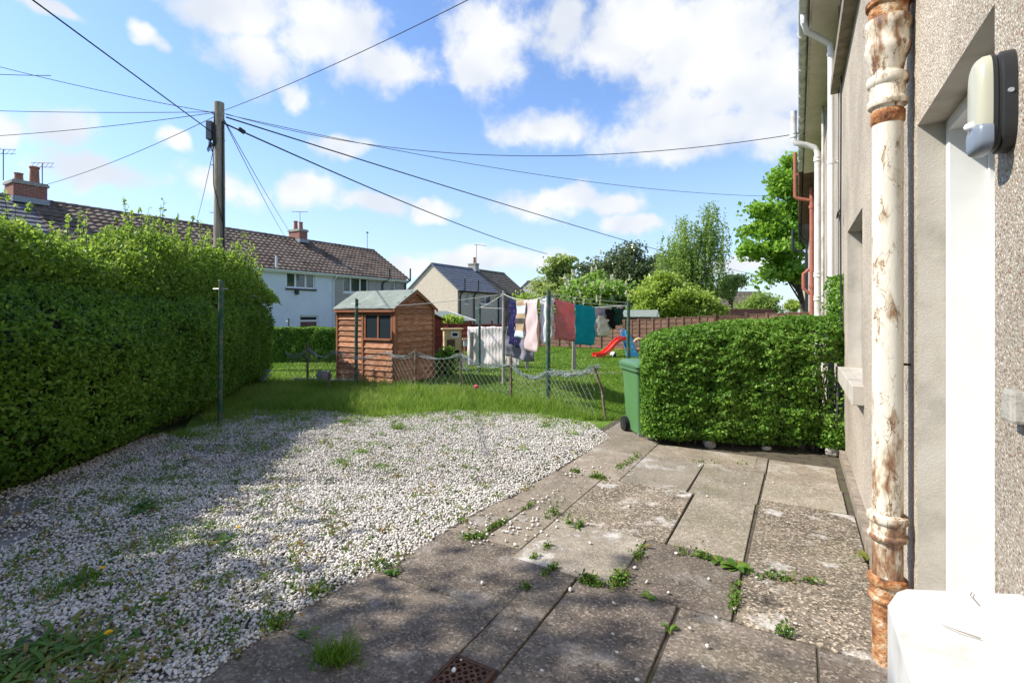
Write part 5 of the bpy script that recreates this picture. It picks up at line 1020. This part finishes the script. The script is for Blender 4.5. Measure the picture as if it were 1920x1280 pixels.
def fpt(a, v):
    a = min(max(a, 0), FLn); i = min(int(np.searchsorted(fa_, a, 'right')) - 1, len(fp) - 2); f = (a - fa_[i]) / (fa_[i + 1] - fa_[i])
    p = fpa[i] * (1 - f) + fpa[i + 1] * f; sag = .13 * math.sin(math.pi * f) * (1 if i not in (7,) else .4); h = p[2] - sag * v
    bul = .05 * math.sin(a * 3.1 + v * 2) * math.sin(math.pi * v); return Vector((p[0] + bul * .5, p[1] - bul, .02 + h * v + .015 * math.sin(a * 5)))
mb = MB(); pitch = .115; rows = 8
for fam in (-1, 1):
    k = -rows
    while k * pitch < FLn + rows * pitch:
        pts = []
        for j in range(rows + 1):
            a = k * pitch + fam * j * pitch * .5 + (rows * pitch * .25 if fam < 0 else 0)
            if 0 <= a <= FLn: pts.append(fpt(a, j / rows))
        if len(pts) > 1: mb.tube(pts, .0032, 3, False)
        k += 1
mb.build('chain_link', plain('dull_wire', (.27, .265, .25), .7, .2, .2), wf_)
mb = MB()
for st in range(5):            # top selvage rolled and bunched up
    pts = [fpt(FLn * i / 160, .97 + .035 * math.sin(i * .9 + st * 1.7)) + Vector((.02 * math.sin(i * 1.3 + st), .02 * math.cos(i * 1.1 + st * 2), .022 * math.sin(i * .71 + st * 1.9))) for i in range(161)]; mb.tube(pts, .0042, 4, False)
for st in range(7):            # loose bundle between the last stakes
    pts = [fpt(fa_[6] + (fa_[8] - fa_[6]) * i / 40, 1.0 + .06 * math.sin(i * 1.1 + st * 2.2)) + Vector((.03 * math.sin(i * 1.7 + st), .03 * math.cos(i * 1.3 + st), .03 * math.sin(i * .9 + st * 1.4))) for i in range(41)]; mb.tube(pts, .0042, 4, False)
mb.build('bunched_wire', M['greenwire'], wf_)
ed_ = MB().box(0, 2.15, -.02, .02, 0, .05).build('edging_plank', M['dirty_white']); q = gp(547, 712); ed_.location = (q[0], q[1], 0); ed_.rotation_euler = (0, 0, R(-9)); tag(ed_, 'pale narrow plank lying on the ground behind the wire fence', 'plank')
n = 150; g = np.random.default_rng(9); q = gp(494, 722); bf = thing('bluebell_clump', 'small clump of pale blue flowers at the end of the left hedge', 'flowers', (q[0], q[1], 0))
leafmesh('blossom', np.stack([g.normal(0, .06, n), g.normal(0, .05, n), g.uniform(.1, .35, n)], -1), .035, pm('bluebell', [(.30, .32, .70), (.45, .46, .80)], 20), bf, .3, seed=6)
blades('leaves', g.normal(0, .07, 90), g.normal(0, .05, 90), g.uniform(.1, .3, 90), .006, G_GRASS, 8, .7, bf, z0=0)
q = gp(892, 748); pf = thing('pink_flower', 'single pink flower in the lawn before the wire fence', 'flower', (q[0], q[1], 0))
MB().tube([(0, 0, 0), (.01, 0, .2)], .006, 5).build('stalk', G_WEED, pf); MB().lathe([(.012, 0), (.04, .015), (.045, .04), (.03, .06), (.008, .066)], (.01, 0, .19), 10).build('flower_head', clothmat('pink_petal', (.70, .18, .24)), pf, True)

# ------------------------------------------------------------------ clothes posts, lines and washing
def cpost(label, p, top, r, m, hook=True):
    t = thing('clothes_post', label, 'clothes post', (p[0], p[1], 0)); MB().tube([(0, 0, -.05), (0, 0, top * .5), (.01, 0, top)], [r * 1.05, r, r * .96], 12).build('shaft', m, t, True)
    MB().tube([(0, 0, top - .001), (.01, 0, top + .012)], [r * 1.08, r * .8], 12).build('cap', m, t, True)
    if hook: MB().tube([(-.11, .02, top - .10), (.11, -.02, top - .10)], .008, 6).build('hook_bar', M['galv'], t)
    return t
PA, PB, PC, PD_ = Vector((.60, 8.25, 0)), Vector((-.84, 12.8, 0)), Vector((2.46, 10.5, 0)), Vector((-.18, 10.5, 0))
cpost('green clothes post in front of the shed window side', ((668 - 960) / F * 10.45, 10.45), 1.80, .036, M['postgreen'])
cpost('thick green clothes post standing in the wire fence', PA, 1.88, .038, M['postgreen'])
cpost('green clothes post in front of the pink quilt', PB, 1.74, .033, M['postgreen'])
cpost('green clothes post rising behind the wheelie bin', PC, 1.76, .036, M['postgreen'])
cpost('pale clothes post hidden behind the dark trousers', PD_, 1.96, .035, M['concrete'])
sp3 = gp(413, 793); cpost('slim weathered clothes post in front of the left hedge', sp3, 1.94, .030, M['postgreen'])
cpost('small dark clothes post beside the white house window', (at(541, 615, 20).x, 20), 1.3, .03, M['postgreen'])
def line(label, a, b, sag, r=.006, m=None, name='washing_line', cat='washing line', n=14):
    a, b = Vector(a), Vector(b); o = MB().tube([a.lerp(b, i / n) - Vector((0, 0, sag * 4 * (i / n) * (1 - i / n))) for i in range(n + 1)], r, 5).build(name, m or M['rope']); return tag(o, label, cat)
tA, tB, tC, tD = PA + Vector((0, 0, 1.80)), PB + Vector((0, 0, 1.66)), PC + Vector((0, 0, 1.68)), PD_ + Vector((0, 0, 1.92))
line('washing line with trousers and jumper, pale post to thick green post', tD, tA, .10)
line('washing line carrying the pink and teal towels to the post behind the bin', tA, tC, .05)
line('washing line from the pale post to the green post by the quilt', tD, tB, .03)
line('washing line from the post by the quilt towards the post behind the bin', tB, tC, .06)
line('washing line from the pale post over the shed roof to the left', tD, at(640, 577, 9.6), .06)
line('high washing line straight from thick green post to post behind bin', tA + Vector((0, 0, .03)), tC + Vector((0, 0, .05)), .01)
def cloth(name, label, a, b, f0, f1, drop, m, sag=.1, left=None, right=None, rip=.03, kf=3.0, top=0, off=0, seed=0, nu=22, nv=16, legs=None):
    """cloth pegged to the line a-b between fractions f0..f1, hanging by drop; left/right give edge insets along its height"""
    a, b = Vector(a), Vector(b); d = (b - a); ln = Vector((d.x, d.y, 0)).normalized(); pr = Vector((-ln.y, ln.x, 0)); mb = MB(); base = 0
    strips = legs or [(left or (lambda v: 0), right or (lambda v: 1))]
    for (lf, rt) in strips:
        o = len(mb.v)
        for j in range(nv + 1):
            v = j / nv
            for i in range(nu + 1):
                u = lf(v) + (rt(v) - lf(v)) * i / nu; f = f0 + (f1 - f0) * u; p = a.lerp(b, f); s = sag * 4 * f * (1 - f); sc = .018 * abs(math.sin(u * math.pi * 4))
                p = p + Vector((0, 0, -s - top - drop * v * (1 + .010 * math.sin(u * 9 + seed)) - sc * (1 - v)))
                p += pr * (off + rip * (.25 + .75 * v) * (math.sin(u * kf * 6.28 + seed + v * 1.3) + .5 * math.sin(u * kf * 11 + seed * 2.1 - v)) + .012 * math.sin(v * 14 + u * 5 + seed)); mb.v.append(tuple(p))
        for j in range(nv):
            for i in range(nu): k = o + j * (nu + 1) + i; mb.f.append((k, k + 1, k + nu + 2, k + nu + 1))
    ob = mb.build(name, m, None, True); md = ob.modifiers.new('s', 'SOLIDIFY'); md.thickness = .008; return tag(ob, label, 'laundry')
def lf_px(a, b, px):     # fraction along line a-b seen at photo column px
    r = (px - 960) / F; a, b = Vector(a), Vector(b); return (r * a.y - a.x) / ((b.x - a.x) - r * (b.y - a.y))
DA = lambda p: lf_px(tD, tA, p); AC = lambda p: lf_px(tA, tC, p)
def band(name, stops):
    m = pm(name, [(.3, .3, .3), (.4, .4, .4)], rough=.95, spec=.1); nt = m.node_tree; N = nt.nodes; tc = N.new('ShaderNodeTexCoord'); sp_ = N.new('ShaderNodeSeparateXYZ'); nt.links.new(tc.outputs['Generated'], sp_.inputs[0]); cr = N.new('ShaderNodeValToRGB'); cr.color_ramp.interpolation = 'CONSTANT'; e = cr.color_ramp.elements
    while len(e) < len(stops): e.new(.5)
    for q, (p_, c) in zip(e, stops): q.position = p_; q.color = (*c, 1)
    nt.links.new(sp_.outputs[2], cr.inputs[0]); nt.links.new(cr.outputs[0], N['Principled BSDF'].inputs['Base Color']); return m
def floral():
    m = pm('navy_floral', [(.02, .02, .08), (.03, .035, .13)], rough=.95, spec=.1); nt = m.node_tree; N = nt.nodes; g = N.new('ShaderNodeNewGeometry'); vo = N.new('ShaderNodeTexVoronoi'); vo.inputs['Scale'].default_value = 22; nt.links.new(g.outputs['Position'], vo.inputs['Vector'])
    mr = N.new('ShaderNodeMapRange'); nt.links.new(vo.outputs['Distance'], mr.inputs[0]); mr.inputs[1].default_value = .17; mr.inputs[2].default_value = .12; mx = N.new('ShaderNodeMix'); mx.data_type = 'RGBA'; nt.links.new(mr.outputs[0], mx.inputs[0]); mx.inputs[6].default_value = (.012, .014, .065, 1); sc = N.new('ShaderNodeValToRGB'); nt.links.new(vo.outputs['Color'], sc.inputs[0]); sc.color_ramp.elements[0].color = (.45, .06, .18, 1); sc.color_ramp.elements[1].color = (.6, .5, .6, 1)
    nt.links.new(sc.outputs[0], mx.inputs[7]); nt.links.new(mx.outputs[2], N['Principled BSDF'].inputs['Base Color']); return m
tr_legs = lambda: [(lambda v: .02 + .05 * v, lambda v: .53 - .10 * v), (lambda v: .47 + .08 * v, lambda v: .98 - .06 * v)]
cloth('leggings', 'charcoal leggings at the left end of the washing', tD, tA, DA(946), DA(957), .78, clothmat('charcoal', (.035, .035, .04)), legs=tr_legs(), kf=1, rip=.015, seed=1, top=.02)
cloth('trousers', 'navy floral pyjama trousers on the washing line', tD, tA, DA(955), DA(976), .92, floral(), legs=tr_legs(), kf=1.2, rip=.022, seed=2, top=.02)
cloth('jumper', 'beige, brown and pale blue striped jumper on the washing line', tD, tA, DA(973), DA(994), .72, band('striped_knit', [(0, (.50, .60, .66)), (.20, (.36, .27, .17)), (.38, (.075, .07, .07)), (.52, (.36, .27, .17)), (.66, (.50, .60, .66)), (.84, (.36, .27, .17))]), left=lambda v: .12 - .10 * v, right=lambda v: .95 - .22 * v * v, rip=.02, kf=1.3, seed=3, off=-.06)
cloth('shirt', 'pale pink long-sleeved top on the washing line', tD, tA, DA(986), DA(1013), .93, clothmat('pale_pink', (.78, .65, .65)), legs=[(lambda v: .10, lambda v: .22 + .04 * v), (lambda v: .2 + .0 * v, lambda v: .86), (lambda v: .80 - .06 * v, lambda v: .98)], rip=.02, kf=1.1, seed=4, off=-.04)
cloth('sheet', 'white bed sheet hanging behind the thick green post', tD, tA, DA(1010), DA(1027), .78, clothmat('white_cotton', (.74, .74, .78)), kf=1.4, rip=.03, seed=5, off=.05)
cloth('pillowcase', 'white pillowcase just right of the thick green post', tA, tC, AC(1030.5), AC(1041), .66, clothmat('white_cotton_2', (.72, .72, .78)), kf=1.2, rip=.02, seed=6, off=.03)
cloth('pink_towel', 'dusty pink towel hanging left of the teal towel', tA, tC, AC(1041.5), AC(1077), .68, clothmat('dusty_pink', (.66, .26, .28), .2), kf=1.6, rip=.007, seed=7, nu=30)
cloth('teal_towel', 'teal blue towel hanging right of the pink towel', tA, tC, AC(1078.5), AC(1115), .73, clothmat('teal', (.012, .34, .42), .2), kf=1.6, rip=.007, seed=8, nu=30)
cloth('grey_shirt', 'light grey shirt hanging right of the teal towel', tA, tC, AC(1116), AC(1150), .58, clothmat('light_grey', (.42, .41, .46)), kf=1.5, rip=.02, seed=9, off=.06)
cloth('white_towel', 'small white cloth hung low right of the teal towel', tA, tC, AC(1116), AC(1143), .40, clothmat('off_white', (.78, .78, .74)), kf=1.4, rip=.014, seed=10, off=-.03, top=.16)
cloth('black_garment', 'bunched black garment on the line near the post behind the bin', tA, tC, AC(1126), AC(1160), .40, clothmat('black_cloth', (.018, .018, .022)), left=lambda v: .0 + .42 * v, right=lambda v: .9 - .3 * v, kf=1.5, rip=.03, seed=11, off=-.07, top=.03)
cloth('green_garment', 'dark green garment bunched beside the black one on the line', tA, tC, AC(1140), AC(1161), .34, clothmat('dark_green_cloth', (.02, .07, .055)), left=lambda v: .15, right=lambda v: 1 - .2 * v, kf=1.3, rip=.03, seed=12, off=-.12, top=.02)
cloth('pink_vest', 'pale pink vest at the right end of the washing line', tA, tC, AC(1158), AC(1167), .32, clothmat('faded_pink', (.52, .42, .44)), kf=1, rip=.015, seed=13)
cloth('grey_blanket', 'lavender grey blanket hanging low behind the striped jumper', tD + Vector((-.05, .4, 0)), tA + Vector((.3, 2.2, 0)), DA(946), .62, .62, clothmat('lavender_grey', (.36, .35, .42)), kf=1.8, rip=.05, seed=14, top=.66, nu=34)
# pink quilt over an old wire between concrete posts
def cpillar(label, px, py, h, rx=.05):
    q = gp(px, py); t = MB().prism([(-rx, -rx, 0), (rx, -rx, 0), (rx, rx, 0), (-rx, rx, 0)], (.015, 0, h)).build('concrete_post', M['concrete'], None, bevel=.008); t.location = (q[0], q[1], 0); return tag(t, label, 'post')
cpillar('concrete fence post under the left end of the pink quilt', 884, 687, .98); cpillar('concrete fence post behind the grey blanket', 988, 692, .90); cpillar('weathered concrete post standing on the lawn below the towels', 1076, 693, .78)
qa, qb = Vector((*gp(877, 686), 1.13)), Vector((*gp(975, 690), 1.15))
def quiltmat():
    m = pm('quilt', [(.52, .42, .41), (.64, .55, .53)], 14, rough=.95, spec=.1); nt = m.node_tree; N = nt.nodes; g = N.new('ShaderNodeTexCoord'); wv = N.new('ShaderNodeTexWave'); wv.inputs['Scale'].default_value = 5; wv.inputs['Distortion'].default_value = 3.5; wv.inputs['Detail Scale'].default_value = 2.0; nt.links.new(g.outputs['Generated'], wv.inputs['Vector'])
    mx = N.new('ShaderNodeMix'); mx.data_type = 'RGBA'; nt.links.new(wv.outputs['Fac'], mx.inputs[0]); mx.inputs[6].default_value = (.70, .61, .59, 1); mx.inputs[7].default_value = (.74, .68, .65, 1); nt.links.new(mx.outputs[2], N['Principled BSDF'].inputs['Base Color'])
    bp = N.new('ShaderNodeBump'); bp.inputs['Strength'].default_value = .3; bp.inputs['Distance'].default_value = .02; nt.links.new(wv.outputs['Fac'], bp.inputs['Height']); nt.links.new(bp.outputs[0], N['Principled BSDF'].inputs['Normal']); return m
cloth('quilt', 'pale pink quilt draped to the grass over an old fence wire', qa, qb, 0, 1, 1.10, quiltmat(), sag=-.01, rip=.010, kf=2.4, seed=15, nu=48, nv=22)

# ------------------------------------------------------------------ hutch, slide, ball
hq = gp(848, 680); hu = thing('rabbit_hutch', 'pale pine rabbit hutch with small window beside the quilt', 'hutch', (hq[0], 15.0, 0), R(14))
MB().box(-.22, .30, 0, .4, .40, 1.02).build('body', M['hutchwood'], hu); MB().box(-.22, .30, .02, .40, 0, .385).build('run', M['core'], hu)
MB().box(-.28, .36, -.06, .46, 1.021, 1.05).build('roof', M['hutchwood'], hu)
for x in (-.22, .25): MB().box(x, x + .05, -.012, .035, 0, .40).build('leg', M['hutchwood'], hu)
wn = MB().box(-.02, .22, -.022, -.002, .78, .82).box(-.02, .22, -.022, -.002, .92, .96).box(-.02, .02, -.022, -.002, .82, .92).box(.18, .22, -.022, -.002, .82, .92).build('window', M['white'], hu); MB().box(.02, .18, -.012, -.003, .82, .92).build('pane', M['rubber'], wn)
MB().box(-.14, .10, -.012, -.002, .44, .72).build('door', M['fascia_brown'], hu)
nb2 = thing('nest_box', 'small pale wooden box raised beside the rabbit hutch', 'box', (hq[0] + .52, 14.9, 0), R(14))
MB().box(-.14, .16, 0, .3, .52, .72).build('body', M['dirty_white'], nb2); MB().box(-.18, .2, -.04, .34, .721, .75).build('lid', M['hutchwood'], nb2)
for x, y in ((-.13, .01), (.12, .01), (-.13, .26), (.12, .26)): MB().box(x, x + .03, y, y + .03, 0, .52).build('leg', M['hutchwood'], nb2)
cq = gp(864, 700); cg = thing('wire_cage', 'white framed wire cage door standing before the hutch', 'cage', (cq[0], cq[1] + .4, 0), R(8))
MB().box(-.15, .15, 0, .03, .06, .10).box(-.15, .15, 0, .03, .36, .40).box(-.15, -.11, 0, .03, .10, .36).box(.11, .15, 0, .03, .10, .36).box(-.02, .02, .004, .026, .10, .36).box(-.11, .11, .006, .024, .21, .24).box(-.14, -.10, 0.002, .028, 0, .06).box(.10, .14, 0.002, .028, 0, .06).build('frame', M['white'], cg)
sq = gp(1165, 670); sl_ = thing('toy_slide', 'child\'s slide with red chute and blue ladder on the far lawn', 'slide', (sq[0] + .1, 17.3, 0), R(8))
cur = [(-1.02, .06), (-.86, .05), (-.68, .10), (-.50, .24), (-.34, .42), (-.18, .56), (-.03, .62), (.06, .63)]
mb = MB()
for i in range(len(cur) - 1):
    (x0, z0), (x1, z1) = cur[i], cur[i + 1]; 
    mb.prism([(x0, -.2, z0), (x1, -.2, z1), (x1, -.2, z1 - .035), (x0, -.2, z0 - .035)], (0, .4, 0))
    for yy in (-.23, .195): mb.prism([(x0, yy, z0 + .09), (x1, yy, z1 + .09), (x1, yy, z1 - .04), (x0, yy, z0 - .04)], (0, .035, 0))
mb.build('chute', M['plast_red'], sl_, True)
for yy in (-.245, .20):
    o = MB().prism([(.02, yy, .84), (.17, yy, .86), (.50, yy, .05), (.50, yy, 0), (.22, yy, 0), (.22, yy, .06)], (0, .045, 0)).build('ladder_side', M['plast_blue'], sl_, bevel=.01)
    for k in range(4): MB().tube([(.13 + k * .065, yy - .003, .68 - k * .16), (.13 + k * .065, yy - .001, .68 - k * .16)], .022, 8).build('hole', M['upvc'], o)
for k in range(4): MB().box(.15 + k * .085, .21 + k * .085, -.199, .199, .58 - k * .16, .61 - k * .16).build('rung', M['plast_blue'], sl_)
MB().tube([(.02, -.22, .84), (.03, -.22, .93), (.15, -.22, .94), (.16, -.22, .86)], .018, 8).tube([(.02, .22, .84), (.03, .22, .93), (.15, .22, .94), (.16, .22, .86)], .018, 8).build('grab_handle', M['plast_blue'], sl_, True)
MB().box(.22, .86, -.26, -.18, .0, .10).box(.22, .86, .18, .26, 0, .10).build('base', M['plast_blue'], sl_, bevel=.01)
MB().box(.50, .80, -.17, .17, .10, .26).build('seat_block', M['plast_red'], sl_, bevel=.02)
MB().tube([(-.35, -.24, .27), (.22, -.24, .30)], .02, 8).build('bar', M['plast_yellow'], sl_, True)
ry = gp(1192, 668); ring = thing('ride_on_toy', 'tan toy with round wheel-like body behind the slide', 'toy', (ry[0] + .15, 17.6, 0))
mb = MB(); mb.tube([(.16 * math.cos(2 * math.pi * k / 20), 0, .45 + .16 * math.sin(2 * math.pi * k / 20)) for k in range(21)], .045, 8, False).build('ring', M['tan'], ring, True)
MB().tube([(0, -.03, .45), (0, .03, .45)], .07, 14).build('hub', M['dirty_white'], ring, True); MB().box(-.18, .18, -.12, .12, .05, .28).build('base', M['tan'], ring, bevel=.03)
fbq = gp(1153, 672)
def ballmat():
    m = pm('football_panels', [(.7, .7, .7), (.75, .75, .75)], rough=.5); nt = m.node_tree; N = nt.nodes; tc = N.new('ShaderNodeTexCoord'); vo = N.new('ShaderNodeTexVoronoi'); vo.inputs['Scale'].default_value = 9; nt.links.new(tc.outputs['Object'], vo.inputs['Vector']); sc = N.new('ShaderNodeSeparateColor'); nt.links.new(vo.outputs['Color'], sc.inputs[0]); cr = N.new('ShaderNodeValToRGB'); cr.color_ramp.interpolation = 'CONSTANT'; cr.color_ramp.elements[0].color = (.02, .02, .02, 1); cr.color_ramp.elements[1].position = .3; cr.color_ramp.elements[1].color = (.72, .72, .70, 1); nt.links.new(sc.outputs[0], cr.inputs[0]); nt.links.new(cr.outputs[0], N['Principled BSDF'].inputs['Base Color']); return m
fb = MB().lathe([(.105 * math.sin(math.pi * k / 14) + 1e-4, .105 - .105 * math.cos(math.pi * k / 14)) for k in range(15)], (0, 0, 0), 22).build('football', ballmat(), None, True); fb.location = (fbq[0], 16.9, 0); tag(fb, 'black and white football on the grass at the foot of the slide', 'football')

# ------------------------------------------------------------------ telegraph pole and overhead wires
PX, PY = at(411, 400, 13).x, 13.0; tz_ = at(411, 193, 13).z
tp = thing('telegraph_pole', 'weathered wooden telegraph pole rising behind the left hedge', 'telegraph pole', (PX, PY, 0))
MB().tube([(0, 0, -.1), (0, 0, 2), (.01, 0, 5), (.0, 0, tz_)], [.155, .145, .128, .118], 16).build('pole', M['polewood'], tp, True)
MB().box(-.26, -.12, -.16, -.03, tz_ - 1.0, tz_ - .52).build('junction_box', M['cable_grey'], tp, bevel=.01)
mb = MB()
for k in range(10): mb.tube([(-.2 + .1 * hsh(k), -.15 + .05 * hsh(k, 2), tz_ - 1.0), (-.25 + .2 * hsh(k, 3), -.17, tz_ - 1.15 - .2 * hsh(k, 4)), (-.1 + .1 * hsh(k, 5), -.14, tz_ - 1.05 - .1 * hsh(k, 6)), (-.05, -.13, tz_ - .3)], .009, 5)
mb.tube([(.13, -.06, tz_ - .5), (.145, -.08, tz_ - 2.4), (.17, -.06, 2.6), (.16, -.05, .3)], .022, 6).tube([(-.08, -.14, tz_ - 1.1), (-.06, -.14, tz_ - 2.2), (.08, -.13, tz_ - 2.8), (.15, -.08, tz_ - 3.2)], .012, 5)
mb.build('pole_cables', M['cable'], tp)
for k in range(6):
    z = 2.9 + .62 * k; sd = 1 if k % 2 else -1; MB().tube([(sd * .10, -.05, z), (sd * .20, -.07, z)], .012, 6).build('climbing_step', M['galv'], tp)
MB().tube([(-.14, -.06, tz_ - .32), (.14, -.06, tz_ - .32)], .016, 6).tube([(0, -.14, tz_ - .34), (0, .14, tz_ - .34)], .016, 6).build('wire_bracket', M['galv'], tp)
def wire(label, a, b, sag, r, m=None): return line(label, a, b, sag, r, m or M['cable'], 'overhead_wire', 'overhead wire', 24)
T = lambda px, py: at(px, py, 12.9)
wire('thick black cable from the pole to the top left corner', T(400, 250), at(-300, -266, 5.0), 0.0, .013)
wire('overhead wire from the pole top to the left edge, highest of the left ones', T(404, 212), at(-160, 82, 14), .12, .009)
wire('short overhead wire meeting the highest left wire at the left edge', at(95, 142, 13.5), at(-160, 128, 15), .05, .010)
wire('nearly level overhead wire from the pole to the left edge', T(404, 210), at(-200, 200, 16), .08, .009)
wire('overhead wire sloping gently down from the pole to the left edge', T(404, 211), at(-200, 262, 16), .16, .009)
wire('thin service wire from the pole to the big left chimney', T(404, 218), at(20, 362, 21.5), .25, .009)
wire('thin service wire dropping from the pole behind the left hedge', T(404, 262), at(370, 410, 26), .1, .009)
wire('left one of two thin wires dropping from the pole to the roof chimney', T(421, 228), at(533, 442, 32), .1, .010)
wire('right one of two thin wires dropping from the pole to the roof chimney', T(421, 226), at(545, 437, 32), .1, .010)
cb = at(458, 247, 13.3)
wire('heavy cable with splice box sloping from the pole towards the sycamore', T(421, 232), at(1026, 476, 38), .3, .022)
sb_ = MB().box(-.09, .09, -.05, .05, -.04, .04).build('splice_box', M['cable']); sb_.location = at(453, 245, 13.55); sb_.rotation_euler = (0, R(24), R(50)); tag(sb_, 'small black splice box hanging on the heavy cable right of the pole', 'splice box')
wire('long sagging wire from the pole to the white vent pipe of the near house', T(421, 213), sn(11.4, WN + .3, 5.08), .75, .008)
wire('wire from the pole to the maple side of the right-hand row', T(424, 215), at(1440, 368, 22), .45, .009)
wire('wire from the pole running down behind the birch', T(424, 220), at(1440, 520, 60), .35, .02)
wire('wire from the pole rising to the top edge of the picture', T(418, 208), at(1550, -366, 6.2), .25, .008)
